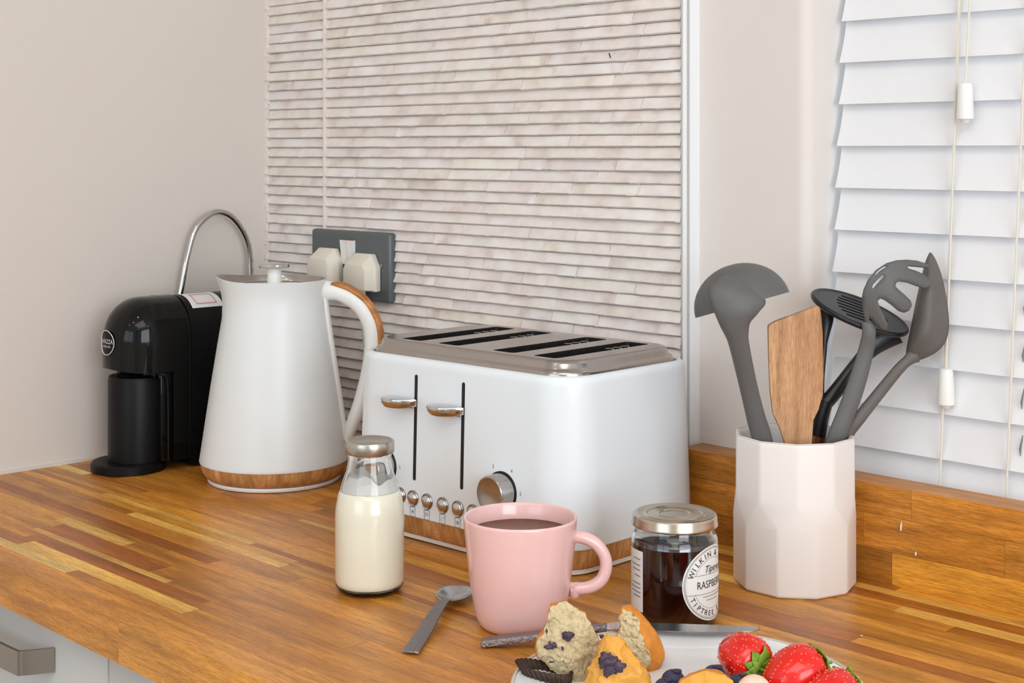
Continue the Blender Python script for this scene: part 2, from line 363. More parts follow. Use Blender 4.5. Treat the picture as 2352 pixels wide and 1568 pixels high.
def strip_mesh(L, seed, flat):
    """one split-face strip: top edge set back, lower lip proud and chipped"""
    n = max(3, int(L / 0.0075)); rr = random.Random(seed); vs = []; fs = []; zs = (0.0, 0.12, 0.55, 1.0); q = len(zs)
    amp = 0.0005 if flat else 0.0017
    cuts = [rr.random() for _ in range(n + 1)]
    lvl = rr.uniform(-0.0005, 0.0005)
    for i in range(n + 1):
        if rr.random() < 0.3: lvl = rr.uniform(-1, 1) * amp
        x = -L / 2 + L * i / n
        for k, zf in enumerate(zs):
            d = (0.0054, 0.0066, 0.0042, 0.0022)[k] + lvl * (1.0, 1.0, 0.8, 0.4)[k] + rr.uniform(-0.4, 0.4) * amp
            if k == 0 and rr.random() < 0.12 and not flat: d -= 0.0016
            vs.append((x + (rr.uniform(-0.0012, 0.0012) if 0 < i < n else 0), -d, zf * (ROW - 0.0008) + (rr.uniform(0, 0.0006) if k == 0 else 0)))
    for i in range(n):
        for k in range(q - 1): fs.append((i * q + k, (i + 1) * q + k, (i + 1) * q + k + 1, i * q + k + 1))
    b = len(vs)                                     # back edge
    for i in range(n + 1):
        x = -L / 2 + L * i / n; vs += [(x, 0.002, 0.0), (x, 0.002, ROW - 0.0008)]
    for i in range(n):
        fs.append((b + 2 * i, b + 2 * i + 2, (i + 1) * q, i * q)); fs.append((i * q + q - 1, (i + 1) * q + q - 1, b + 2 * i + 3, b + 2 * i + 1))
    fs.append((b, *[k for k in range(q)], b + 1)); fs.append((b + 2 * n + 1, *[n * q + k for k in range(q - 1, -1, -1)], b + 2 * n))
    m = MB(); m.add(vs, fs); return m
for rI in range(-top_rows, bot_rows + 1):
    z = row0 - rI * ROW
    flat = rI in panel_rows
    for xa, xb in ((0.0058, JX - 0.002), (JX + 0.002, TX1 - 0.001)):
        x = xa; first = True
        while x < xb - 1e-4:
            L = rnd.uniform(0.07, 0.2) if not first else rnd.uniform(0.04, 0.17)
            if flat: L = rnd.uniform(0.3, 0.7)
            if xa < 0.1: L = rnd.uniform(0.08, 0.2)
            first = False
            if xb - x - L < 0.045: L = xb - x
            o = strip_mesh(L - 0.0006, rnd.random(), flat).build('stone_strip', M['stone'], wall_back, smooth=28, loc=(x + L / 2, 0.0015 + (0.0012 if flat else rnd.uniform(-0.0007, 0.0007)), z))
            t = rnd.uniform(0.95, 1.02); o.color = (t, t * rnd.uniform(0.975, 1.005), t * rnd.uniform(0.955, 1.01), 1)
            strips += 1; x += L
# aluminium edge trim closing the tiles
tr = MB().box(TX1, TX1 + 0.0022, -0.0055, WY, CT + 0.0, 1.612).build('trim_1', M['alu']); struct(tr, 'aluminium edge trim of the tiles')
MB().box(TX1 + 0.0022, TX1 + 0.0030, -0.0052, 0.0005, CT, 1.612).build('trim_lip', M['upvc'], tr)
MB().box(TX1 + 0.0022, TX1 + 0.0026, 0.006, WY, CT, 1.612).build('trim_flange', M['upvc'], tr)
# black fleck on the stone
MB().tube([(0.6555, -0.0068, 1.402), (0.657, -0.0072, 1.3995), (0.6574, -0.0066, 1.397)], 0.0007, 6).build('tile_fleck', M['black_void'], wall_back)

# window behind the blind
wf = MB()
for b in ((WX0, WX0 + 0.06, WZ0, WZ1), (WX1 - 0.06, WX1, WZ0, WZ1), (WX0, WX1, WZ0, WZ0 + 0.06), (WX0, WX1, WZ1 - 0.06, WZ1), (1.34, 1.40, WZ0, WZ1)):
    wf.box(b[0], b[1], 0.15, 0.20, b[2], b[3])
win = struct(wf.build('window_1', M['upvc']), 'white window frame behind the slatted blind')
for x0, x1 in ((WX0 + 0.06, 1.34), (1.40, WX1 - 0.06)):
    MB().box(x0, x1, 0.172, 0.178, WZ0 + 0.06, WZ1 - 0.06).build('pane', M['pane'], win)

# ------------------------------------------------------------------ worktop of glued staves
PAL = dict(p=(250, 198, 100), p2=(252, 210, 120), m=(220, 148, 58), m2=(228, 158, 66), d=(190, 114, 44), d2=(170, 98, 40), r=(206, 130, 54), y=(238, 168, 62), k=(202, 134, 52))
def scol(key, j=0.0):
    c = PAL[key]; return tuple(lin(v * (1 + j)) for v in c) + (1,)
rows = [-0.566, -0.538, -0.524, -0.506, -0.4875, -0.479, -0.452, -0.434, -0.425, -0.408, -0.383, -0.370, -0.3565, -0.3475, -0.323, -0.308, -0.285, -0.264, -0.2555, -0.232,
        -0.212, -0.192, -0.174, -0.152, -0.131, -0.112, -0.094, -0.078, -0.060, -0.040, -0.026, WY - 0.002]
fixed = {  # row index -> (x0, x1, tone) staves that stand out
    1: [(0.14, 0.449, 'p2')], 2: [(0.05, 0.322, 'r'), (0.322, 0.632, 'p')], 4: [(0.274, 0.543, 'p')], 6: [(0.257, 0.40, 'p')],
    8: [(0.164, 0.515, 'd')], 10: [(0.287, 0.573, 'p')], 12: [(0.182, 0.485, 'p')], 14: [(0.001, 0.074, 'p2'), (0.074, 0.21, 'r')], 17: [(0.438, 0.62, 'p')],
    0: [(0.10, 0.60, 'm'), (0.60, 1.2, 'm2')], 15: [(0.02, 0.12, 'd'), (0.12, 0.3, 'm')], 9: [(0.2, 0.62, 'm')], 7: [(0.1, 0.45, 'k')], 3: [(0.3, 0.62, 'd')], 5: [(0.28, 0.5, 'd'), (0.5, 0.8, 'm')],
    30: [(0.86, 1.02, 'd'), (1.02, 1.5, 'y')], 29: [(0.7, 0.985, 'p'), (0.985, 1.2, 'p')], 28: [(0.8, 1.30, 'd')], 27: [(0.62, 1.05, 'm2'), (1.05, 1.40, 'p')], 26: [(0.8, 1.11, 'm'), (1.11, 1.5, 'd')],
    25: [(0.84, 0.98, 'p'), (0.98, 1.3, 'm')], 24: [(0.8, 1.25, 'm2')], 23: [(0.75, 1.3, 'm')], 22: [(0.9, 1.07, 'd'), (1.07, 1.4, 'm2')], 21: [(0.85, 1.2, 'd')], 20: [(0.7, 1.15, 'm2')]}
worktop = thing('worktop', 'oiled oak block worktop of glued staves running along the tiled wall', 'worktop', (0, 0, CT))
GAP = 0.00012; X_END = 1.98
for ri in range(len(rows) - 1):
    y0, y1 = rows[ri], rows[ri + 1]
    segs = []; fx = fixed.get(ri, []); x = 0.001
    def fill(a, b):
        while a < b - 1e-4:
            L = rnd.uniform(0.2, 0.5)
            if b - a - L < 0.1: L = b - a
            segs.append((a, a + L, rnd.choice(['m', 'm', 'm2', 'm2', 'd', 'r', 'k', 'y', 'm2', 'm']))); a += L
    for (a, b, k) in fx:
        fill(x, a); segs.append((max(a, x), b, k)); x = b
    fill(x, X_END)
    for a, b, k in segs:
        hx, hy = (b - a) / 2 - GAP, (y1 - y0) / 2 - GAP
        o = MB().box(-hx, hx, -hy, hy, -0.041, 0.0).build('stave', M['stave'], worktop, loc=((a + b) / 2, (y0 + y1) / 2, rnd.uniform(-0.00006, 0)))
        o.color = scol(k, rnd.uniform(-0.05, 0.05))
# upstand under the window
UP0, UP1, UPH = -0.014, WY, 0.09
up = thing('upstand', 'oak upstand along the foot of the window wall behind the utensil jar', 'upstand', (0, 0, CT))
for z0, z1, segs in ((0.0, 0.030, ((0.762, 1.01, 'k'), (1.01, 1.5, 'y'), (1.5, X_END, 'm'))), (0.030, 0.062, ((0.762, 0.98, 'm'), (0.98, 1.12, 'm'), (1.12, 1.6, 'm2'), (1.6, X_END, 'd'))), (0.062, UPH, ((0.762, 1.03, 'm'), (1.03, 1.55, 'm'), (1.55, X_END, 'r')))):
    for a, b, k in segs:
        hx = (b - a) / 2 - GAP; hz = (z1 - z0) / 2 - GAP
        o = MB().box(-hx, hx, (UP0 - UP1) / 2, (UP1 - UP0) / 2 - 0.0005, -hz, hz).build('stave', M['stave'], up, loc=((a + b) / 2, (UP0 + UP1) / 2, (z0 + z1) / 2))
        o.color = scol(k, rnd.uniform(-0.04, 0.04))
# two white paint specks on the upstand
for x, z, s in ((1.020, 0.056, 0.0042), (1.035, 0.034, 0.0018)):
    MB().tube([(x, UP0 - 0.0002, z + s), (x - 0.0003, UP0 - 0.0006, z), (x - 0.0006, UP0 - 0.0003, z - s)], [0.0002, 0.0009, 0.0007], 6).build('paint_speck', M['print_white'], up)
# wall sealant at the left
struct(MB().box(0.0, 0.004, -0.566, -0.001, CT - 0.004, CT + 0.003).build('trim_2', M['wall']), 'line of sealant between wall and worktop')

# ------------------------------------------------------------------ base cabinets
def cabinet(x0, x1, hand, label):
    t = thing('base_cabinet', label, 'cabinet', (x0, 0, 0), 0, 'base cabinets under the worktop')
    wd = x1 - x0
    MB().box(0.002, wd - 0.002, -0.518, -0.004, 0.12, CT - 0.0425).build('carcass', M['cabinet'], t)
    MB().box(0.004, wd - 0.004, -0.47, -0.45, 0.0, 0.12).build('plinth', M['cabinet'], t)
    d = MB().box(0.0012, wd - 0.0012, -0.54, -0.519, 0.125, CT - 0.046).build('door', M['cabinet'], t, bevel=0.0012)
    c0, c1 = hand; zc = CT - 0.0845                     # strap handle
    path = [(c0, -0.541, 0), (c0 + 0.002, -0.546, 0), (c0 + 0.012, -0.566, 0), (c0 + 0.022, -0.570, 0), ((c0 + c1) / 2, -0.572, 0), (c1 - 0.022, -0.570, 0), (c1 - 0.012, -0.566, 0), (c1 - 0.002, -0.546, 0), (c1, -0.541, 0)]
    path = spline(path, 5); mb = MB(); rings = []
    for i, p in enumerate(path):
        tg = (path[min(i + 1, len(path) - 1)] - path[max(i - 1, 0)]).normalized(); nn = Vector((-tg.y, tg.x, 0)) * 0.0016
        rings.append([(p.x + nn.x, p.y + nn.y, zc - 0.0115), (p.x - nn.x, p.y - nn.y, zc - 0.0115), (p.x - nn.x, p.y - nn.y, zc + 0.0115), (p.x + nn.x, p.y + nn.y, zc + 0.0115)])
    mb.loft(rings); mb.build('handle', M['nickel'], d, smooth=40)
cabinet(0.002, 0.5345, (0.245, 0.432), 'grey-white cabinet with brushed bow handle below the left end of the worktop')
cabinet(0.5345, 1.13, (0.2, 0.387), 'grey-white cabinet right of the door joint, its top corner peeping below the worktop')
cabinet(1.13, 1.73, (0.2, 0.387), 'grey-white cabinet below the right end of the worktop')

# ------------------------------------------------------------------ window blind
blind = thing('window_blind', 'white slatted venetian blind with pull cords, nearly closed in front of the window', 'blind', (0, 0, 0))
SP = 0.0416; zs0 = 1.4258
def lean(z): return 0.068 - (1.45 - z) * 0.062           # the foot of the blind hangs forward
sl = MB(); n_ = 7; vs = []; Lx = WX1 - WX0 - 0.022
ring0 = []; 
for k in range(n_ + 1):
    t = k / n_; ring0.append((t * 0.0475, 0.0130 * t + 0.0016 * math.sin(PI * t)))
prof = [(y, z) for z, y in ring0] + [(y + 0.0026, z - 0.0004) for z, y in reversed(ring0)]
sl.loft([[(xx, y, z) for y, z in prof] for xx in (0, Lx)])
slat_me = sl.mesh('slat', M['blind'], smooth=40)
k0 = -int((WZ1 - 0.07 - zs0) / SP)
for k in range(k0, 13):
    z = zs0 - k * SP
    if z < CT + 0.036: continue
    o = bpy.data.objects.new('slat', slat_me); COL.objects.link(o); o.parent = blind
    o.location = (WX0 + 0.009 + rnd.uniform(0, 0.0012), lean(z), z); o.rotation_euler = (rnd.uniform(-0.012, 0.012), 0, 0)
MB().box(WX0 + 0.004, WX1 - 0.004, 0.06, 0.115, WZ1 - 0.05, WZ1 - 0.001).build('headrail', M['blind'], blind, bevel=0.003)
MB().box(WX0 + 0.004, WX1 - 0.004, lean(0.92) + 0.004, lean(0.92) + 0.020, WZ0 + 0.001, WZ0 + 0.016).build('bottom_rail', M['blind'], blind, bevel=0.002)
for x in (1.0325, 1.0985, 1.62):                          # ladder cords in front of the slats
    ln = [(x + (z - 1.3) * 0.012, lean(z) - 0.0022 + 0.006 * (0.5 + 0.5 * math.cos((z - zs0) / SP * 2 * PI)) * 0 , z) for z in [0.945 + i * 0.02 for i in range(49)]]
    MB().tube(ln, 0.0011, 6).build('ladder_cord', M['cord'], blind)
for k in range(k0, 12):                                  # slit of each slat beside the right ladder
    z = zs0 - k * SP
    if z < CT + 0.07: continue
    MB().tube([(1.105, lean(z) + 0.0028, z + 0.014), (1.1042, lean(z) + 0.004, z + 0.020), (1.1050, lean(z) + 0.0072, z + 0.032)], [0.0004, 0.0012, 0.0005], 6).build('cord_slit', M['print_grey'], blind)
for x, ztop, yy, lab in ((1.0458, 1.3591, 0.053, 'upper'), (1.0336, 1.0951, 0.040, 'lower')):
    MB().tube([(x, yy, ztop), (x + 0.0005, lean(1.5) - 0.004, 1.5), (x + 0.001, 0.06, WZ1 - 0.04)], 0.0011, 6).build('pull_cord', M['cord'], blind)
    MB().lathe([(0.004, 0), (0.0058, -0.0008), (0.0066, -0.004), (0.0080, -0.032), (0.0078, -0.0335), (0.005, -0.0345), (0.0035, -0.037), (0.001, -0.0372)], 24).build('cord_tassel', M['white_plastic'], blind, smooth=40, loc=(x, yy, ztop))

# ------------------------------------------------------------------ ceiling spotlights of the room, then an added fill panel
for x, y, where in ((0.75, -1.0, 'nearest the tiled wall and left wall'), (0.95, -1.75, 'midway along the left side'), (0.75, -2.4, 'at the rear left'), (2.85, -0.6, 'nearest the right window'), (2.85, -2.4, 'at the rear right')):
    t = thing('ceiling_spotlight', 'small round recessed ceiling spotlight ' + where, 'lamp', (x, y, 2.4), 0, 'ceiling spotlights')
    MB().lathe([(0.03, 0), (0.045, -0.002), (0.045, -0.01), (0.034, -0.012)], 32, cap1=False).build('bezel', M['chrome'], t, smooth=40)
    MB().lathe([(0.034, -0.004), (0.034, -0.006)], 32).build('diffuser', M['lamp'], t)
    l = bpy.data.lights.new('bulb', 'AREA'); l.shape = 'DISK'; l.size = 0.07; l.energy = SPOT_POWER; l.color = (1, 0.86, 0.70)
    b = bpy.data.objects.new('bulb', l); COL.objects.link(b); b.parent = t; b.location = (0, 0, -0.014)
t = thing('fill_panel', 'square flat fill-light panel added out of view above the viewer', 'lamp', (1.95, -1.45, 2.4))  # no lamp of the room: added overhead for broad soft fill
MB().box(-0.62, 0.62, -0.62, 0.62, -0.02, 0).build('frame', M['upvc'], t)
MB().box(-0.6, 0.6, -0.6, 0.6, -0.022, -0.0201).build('diffuser', M['lamp'], t)
l = bpy.data.lights.new('fill_panel_light', 'AREA'); l.shape = 'SQUARE'; l.size = 1.2; l.energy = FILL_PANEL_POWER; l.color = (1, 0.985, 0.96)
b = bpy.data.objects.new('fill_panel_light', l); COL.objects.link(b); b.parent = t; b.location = (0, 0, -0.026)

# ------------------------------------------------------------------ coffee machine (long axis runs to the wall, nose towards the room)
cm = thing('coffee_machine', 'black capsule coffee machine with domed gloss head beside the left wall', 'coffee machine', (0.084, -0.2655, CT))
RW, HT, ZS = 0.0466, 0.2135, 0.158
MB().lathe([(0.040, 0), (0.0455, 0.001), (0.0455, 0.0095), (0.0435, 0.0115), (0.001, 0.0115)], 48, 0, 0.0).build('drip_tray', M['black_matt'], cm, smooth=40)
MB().lathe([(0.0355, 0.0117), (0.0355, 0.112), (0.034, 0.116), (0.001, 0.116)], 48, 0, 0.012).build('front_column', M['black_matt'], cm, smooth=40)
def arch(wd, top, zs, z0, y, n=20):
    pts = [(-wd, y, z0)]
    for k in range(n + 1):
        a = PI - PI * k / n
        ca, sa = math.cos(a), math.sin(a); e = 0.86
        pts.append((wd * math.copysign(abs(ca) ** e, ca), y, zs + (top - zs) * abs(sa) ** e))
    pts.append((wd, y, z0)); return pts
yc = 0.018; rings = []
for k in range(13):
    t = max(0.03, k / 12) * PI / 2
    rings.append(arch(RW * math.sin(t), ZS + (HT - ZS) * math.sin(t), ZS - 0.004 * (1 - math.sin(t)), 0.123 + 0.006 * (1 - math.sin(t)), yc - RW * math.cos(t) * 1.02))
rings.append(arch(RW, HT, ZS, 0.123, 0.036))
MB().loft(rings).build('head', M['black_gloss'], cm, smooth=45)
MB().loft([arch(RW + 0.0002, HT + 0.0002, ZS, 0.012, y) for y in (0.036, 0.058)]).build('side_shell', M['black_gloss'], cm, smooth=45)
MB().loft([arch(RW - 0.003, HT - 0.004, ZS, 0.012, y) for y in (0.058, 0.062)]).build('shadow_gap', M['black_void'], cm, smooth=45)
bodyrings = [arch(RW - 0.0008, HT - 0.0012, ZS, 0.004, 0.062), arch(RW - 0.0008, HT - 0.0012, ZS, 0.004, 0.225), arch(RW - 0.004, HT - 0.006, ZS, 0.006, 0.232)]
MB().loft(bodyrings).build('body', M['black_matt'], cm, smooth=45)
ribm = MB().box(0, 0.0012, 0.066, 0.222, 0, 0.0026).mesh('rib', M['black_matt'])
for k in range(22):
    o = bpy.data.objects.new('rib', ribm); COL.objects.link(o); o.parent = cm; o.location = (RW - 0.0012, 0, 0.028 + k * 0.0056)
MB().lathe([(0.012, 0), (0.014, 0.004), (0.013, 0.008), (0.001, 0.0085)], 24, 0.0, 0.215).build('tank_knob', M['black_gloss'], cm, smooth=40, loc=(0, 0, HT - 0.002))
MB().lathe([(0.0075, 0.110), (0.009, 0.114), (0.012, 0.126)], 24, 0, -0.004).build('nozzle', M['black_gloss'], cm, smooth=40)
MB().box(0.020, 0.0435, 0.020, 0.036, 0.012, 0.123).build('front_panel', M['black_gloss'], cm, bevel=0.002)
lip = MB(); lip.tube(spline([(0.0448, -0.004, 0.1225), (0.0462, 0.012, 0.1215), (0.0468, 0.022, 0.119), (0.0470, 0.027, 0.11), (0.0470, 0.028, 0.06), (0.0470, 0.028, 0.014)], 4), 0.0011, 6)
lip.build('shell_lip', M['black_gloss'], cm, smooth=40)
# badge on the nose
bx_, bz, br = 0.0, 0.160, 0.0150
def nose(a, z, off):
    """a: sideways distance along the nose; returns a point on (or off) the head front"""
    t = a / RW; return (RW * math.sin(t) * (1 + off / RW), yc - (RW * 1.02 + off) * math.cos(t) , z)
disc = MB(); n = 40
disc.add([nose(0, bz, 0.0011)] + [nose(br * math.cos(2 * PI * j / n), bz + br * math.sin(2 * PI * j / n), 0.0011) for j in range(n)], [(0, 1 + j, 1 + (j + 1) % n) for j in range(n)])
badge = disc.build('badge', M['black_matt'], cm, fix=False)
rg = MB(); rg.tube([nose(br * math.cos(2 * PI * j / n), bz + br * math.sin(2 * PI * j / n), 0.0012) for j in range(n + 1)], 0.0005, 6); rg.build('badge_ring', M['print_white'], badge)
for s_, sz, dz in (('LAVAZZA', 0.0062, 0.0018), ('A MODO MIO', 0.0030, -0.0046)):
    vs, fs = text_geo(s_, sz)
    MB().add([nose(a * 0.98, bz + dz + c * 1.25, 0.0015) for a, c in vs], fs).build('badge_lettering', M['print_white'], badge, fix=False)
# sticker on the top, right shoulder (its printed code is left blank)
def shoulder(u, y, off=0.0004):
    a = PI / 2 - u * PI / 2; ca, sa = math.cos(a), math.sin(a); e = 0.86
    return ((RW - 0.0008 + off) * ca ** e, y, ZS + (HT - 0.0012 + off - ZS) * sa ** e)
def patch(u0, u1, y0, y1, off, n=8):
    vs = [shoulder(u0 + (u1 - u0) * i / n, y, off) for i in range(n + 1) for y in (y0, y1)]
    return MB().add(vs, [(2 * i, 2 * i + 1, 2 * i + 3, 2 * i + 2) for i in range(n)])
st = patch(0.02, 0.52, 0.070, 0.116, 0.0006).build('sticker', M['print_white'], cm, fix=False)
for u0, u1, y0, y1 in ((0.12, 0.14, 0.078, 0.108), (0.42, 0.44, 0.078, 0.108), (0.12, 0.44, 0.078, 0.0792), (0.12, 0.44, 0.1068, 0.108)):
    patch(u0, u1, y0, y1, 0.0010).build('sticker_border', M['print_pink'], st, fix=False)

# chrome arch behind the machine
ca = thing('chrome_stand', 'arched chrome tube stand rising behind the black coffee machine', 'stand', (0.019, -0.12, CT))
P = [(0, -0.078, 0.004), (0, -0.060, 0.10), (0, -0.034, 0.20), (0, -0.022, 0.255), (0, -0.008, 0.292), (0, 0.018, 0.3115), (0, 0.044, 0.308), (0, 0.066, 0.285), (0, 0.077, 0.255), (0, 0.078, 0.20), (0, 0.076, 0.10), (0, 0.075, 0.004)]
MB().tube(spline(P, 6), 0.0043, 16, up=(1, 0, 0)).build('arch', M['chrome'], ca, smooth=60)
MB().tube([(0, -0.085, 0.0044), (0, 0.09, 0.0044)], 0.0044, 16, up=(1, 0, 0)).build('foot_bar', M['chrome'], ca, smooth=60)

# ------------------------------------------------------------------ socket and plugs
sk = thing('wall_socket', 'graphite double wall socket with white switches on the stone tiles', 'socket', (0.2035, -0.004, CT + 0.247))
MB().box(-0.083, 0.083, -0.009, 0.003, -0.0445, 0.0445).build('faceplate', M['socket_grey'], sk, bevel=0.004, bseg=3)
for x in (-0.0068, 0.0068):
    s_ = MB().prism([(-0.0165, 0.002), (-0.0150, -0.0022), (0.0165, -0.0058), (0.0165, 0.002)], lambda a, b: (x - 0.0062, b, a), lambda a, b: (x + 0.0062, b, a)).build('switch', M['white_plastic'], sk, loc=(0, -0.009, 0.016))
    MB().box(x - 0.0058, x + 0.0058, -0.0058, 0, 0.01652, 0.0168).build('red_edge', M['red'], s_)
MB().lathe([(0.0032, 0), (0.003, 0.001), (0.001, 0.0013)], 16).build('screw', M['nickel'], sk, loc=(0.067, -0.009, 0.003)).rotation_euler = (PI / 2, 0, 0)
def plug(x, z, label, cord):
    t = thing('mains_plug', label, 'plug', (x, -0.0135, CT + z), 0, 'plugs in the wall socket')
    def oct_(wd, h, ch, y, dz=0): return [(-wd, y, -h + dz), (wd, y, -h + dz), (wd, y, h - ch + dz), (wd - ch * 0.62, y, h + dz), (-wd + ch * 0.62, y, h + dz), (-wd, y, h - ch + dz)]
    MB().loft([oct_(0.0262, 0.0235, 0.016, 0), oct_(0.0268, 0.0240, 0.016, -0.0085), oct_(0.0250, 0.0215, 0.0125, -0.0115, -0.001), oct_(0.0225, 0.0165, 0.008, -0.0235, -0.005)]).build('plug_body', M['plug'], t, bevel=0.0014)
    MB().lathe([(0.0042, -0.010), (0.0055, 0.004)], 12, 0, -0.010, ).build('cord_grip', M['plug'], t, loc=(0, 0, -0.025))
    MB().tube(spline(cord, 6), 0.0030, 10).build('mains_cord', M['plug'], t, smooth=60)
plug(0.2435, 0.2405, 'ivory mains plug in the right half of the wall socket', [(0, -0.010, -0.030), (0.004, -0.011, -0.06), (0.012, -0.012, -0.11), (0.020, -0.012, -0.16), (0.022, -0.012, -0.215), (0.03, -0.02, -0.2372), (0.09, -0.012, -0.2372)])
plug(0.166, 0.2440, 'ivory mains plug in the left half of the wall socket', [(0, -0.010, -0.030), (-0.002, -0.012, -0.08), (-0.006, -0.014, -0.16), (-0.006, -0.016, -0.215), (-0.01, -0.03, -0.2408)])

# ------------------------------------------------------------------ kettle
ke = thing('kettle', 'tall white conical kettle with wood-look base ring and grip', 'kettle', (0.2547, -0.166, CT), FACE)
MB().lathe([(0.070, 0.0), (0.0785, 0.001), (0.0795, 0.0035), (0.0785, 0.0055), (0.06, 0.006)], 64).build('power_base', M['white_plastic'], ke, smooth=40)
MB().lathe([(0.0780, 0.0058), (0.0815, 0.0075), (0.0850, 0.0125), (0.0875, 0.0195), (0.0882, 0.0245), (0.05, 0.0246)], 64).build('wood_band', M['laminate_wood'], ke, smooth=40)
def spout(a, r, z):
    """pinch the lip into a spout on the side away from the handle"""
    da = abs(((a - PI + PI) % (2 * PI)) - PI)
    k = max(0.0, math.cos(min(da, PI / 2.6) * 1.3)) ** 3 * max(0.0, (z - 0.198) / 0.043) ** 1.2
    return r + 0.0072 * k, z + 0.0045 * k
prof = [(0.0888, 0.0246), (0.0890, 0.0262), (0.0886, 0.028), (0.0757, 0.114), (0.0676, 0.164), (0.0622, 0.196), (0.0598, 0.213), (0.0596, 0.221), (0.0604, 0.230), (0.0628, 0.2410), (0.0622, 0.2414)]
MB().lathe(prof, 96, warp=spout, cap1=False).build('body', M['white_kettle'], ke, smooth=60)
MB().lathe([(0.0620, 0.2414), (0.0606, 0.2400), (0.0588, 0.2300), (0.0578, 0.2250)], 96, warp=spout, cap0=False, cap1=False).build('steel_rim', M['chrome_top'], ke, smooth=60)
lid = MB().lathe([(0.0578, 0.2250), (0.0572, 0.2300), (0.0520, 0.2335), (0.0505, 0.2325), (0.049, 0.2305), (0.012, 0.2310), (0.0095, 0.233), (0.0085, 0.2345), (0.0082, 0.2540), (0.001, 0.2542)], 64).build('lid', M['white_plastic'], ke, smooth=40)
MB().lathe([(0.0095, 0.2536), (0.0175, 0.2550), (0.0190, 0.2572), (0.0186, 0.2592), (0.0160, 0.2602), (0.0110, 0.2600), (0.0001, 0.2594)], 48).build('lid_knob', M['chrome'], lid, smooth=40)
MB().lathe([(0.0500, 0.2334), (0.0508, 0.2342), (0.0500, 0.2348), (0.0492, 0.2342)], 64, cap0=False, cap1=False).build('lid_ring', M['steel'], lid, smooth=60)
hp = spline([(0.0590, 0, 0.2270), (0.0720, 0, 0.2262), (0.0880, 0, 0.2205), (0.1050, 0, 0.2075), (0.1162, 0, 0.1870), (0.1190, 0, 0.1640), (0.1150, 0, 0.1330), (0.1050, 0, 0.0950), (0.0940, 0, 0.0660), (0.0870, 0, 0.0480)], 8)
nn_ = len(hp)
MB().tube(hp, [(0.0105 + 0.003 * max(0, 1 - i / 10) - 0.0035 * max(0, (i - nn_ * 0.55) / (nn_ * 0.45)), 0.0105 - 0.002 * max(0, (i - nn_ * 0.55) / (nn_ * 0.45))) for i in range(nn_)], 20).build('handle', M['white_plastic'], ke, smooth=60)
st_ = MB().tube(spline([(0.0612, 0, 0.233), (0.0620, 0, 0.215), (0.0650, 0, 0.19), (0.0710, 0, 0.15), (0.0768, 0, 0.112), (0.0835, 0, 0.066), (0.0862, 0, 0.048)], 6), [(0.0036, 0.0085)] * 37, 14).build('handle_spine', M['white_plastic'], ke, smooth=60)
wp = []
for i in range(6, int(nn_ * 0.68)):
    tg = (hp[i + 1] - hp[i - 1]).normalized(); nrm = Vector((-tg.z, 0, tg.x)); nrm = nrm if nrm.x + nrm.z > 0 else -nrm
    wp.append(hp[i] + nrm * 0.0088)
MB().tube(wp, [(0.0052 * min(1, (i + 3) / 8, (len(wp) - i + 2) / 6), 0.0088) for i in range(len(wp))], 16).build('wood_grip', M['handle_wood'], ke, smooth=60)

# ------------------------------------------------------------------ toaster
to = thing('toaster', 'white four-slice toaster with chrome top and wood-look base band', 'toaster', (0.642, -0.127, CT), math.radians(2.5))
HW, HD = 0.160, 0.106
MB().loft([rrect(HW - 0.014, HD - 0.014, 0.03, 0.0), rrect(HW - 0.010, HD - 0.010, 0.034, 0.0015), rrect(HW - 0.009, HD - 0.009, 0.036, 0.006)]).build('foot_plate', M['white_plastic'], to, smooth=40)
MB().loft([rrect(HW - 0.0085, HD - 0.0085, 0.036, 0.0062), rrect(HW - 0.006, HD - 0.006, 0.038, 0.009), rrect(HW - 0.0022, HD - 0.0022, 0.040, 0.026)]).build('wood_band', M['laminate_wood'], to, smooth=40)
sh = [rrect(HW - 0.0012, HD - 0.0012, 0.040, 0.0262), rrect(HW, HD, 0.042, 0.0275)]
for k in range(1, 9):
    t = k / 8; sh.append(rrect(HW - 0.0045 * t, HD - 0.004 * t, 0.042, 0.0275 + 0.150 * t))
for k in range(1, 7):
    a = PI / 2 * k / 6; sh.append(rrect(HW - 0.0045 - 0.0068 * (1 - math.cos(a)), HD - 0.004 - 0.0068 * (1 - math.cos(a)), 0.042 - 0.0068 * (1 - math.cos(a)), 0.1775 + 0.0085 * math.sin(a)))
sh.append(rrect(HW - 0.0122, HD - 0.0117, 0.036, 0.1848)); sh.append(rrect(HW - 0.0125, HD - 0.0120, 0.036, 0.172))
MB().loft(sh, cap1=False).build('shell', M['white_enamel'], to, smooth=40)
MB().loft([rrect(HW - 0.0126, HD - 0.0121, 0.036, 0.17), rrect(HW - 0.0126, HD - 0.0121, 0.036, 0.1705)]).build('well_shadow', M['black_void'], to)
ch = [rrect(HW - 0.0145, HD - 0.0140, 0.036, 0.171), rrect(HW - 0.0145, HD - 0.0140, 0.036, 0.1865), rrect(HW - 0.0157, HD - 0.0152, 0.035, 0.1893), rrect(HW - 0.0180, HD - 0.0175, 0.033, 0.1902), rrect(HW - 0.0192, HD - 0.0187, 0.032, 0.1916),
      rrect(HW - 0.0200, HD - 0.0195, 0.032, 0.1955), rrect(HW - 0.0220, HD - 0.0215, 0.030, 0.1980), rrect(HW - 0.0250, HD - 0.0245, 0.028, 0.1990)]
top_ = MB().loft(ch, cap0=False, cap1=False).build('chrome_top', M['chrome_top'], to, smooth=50)
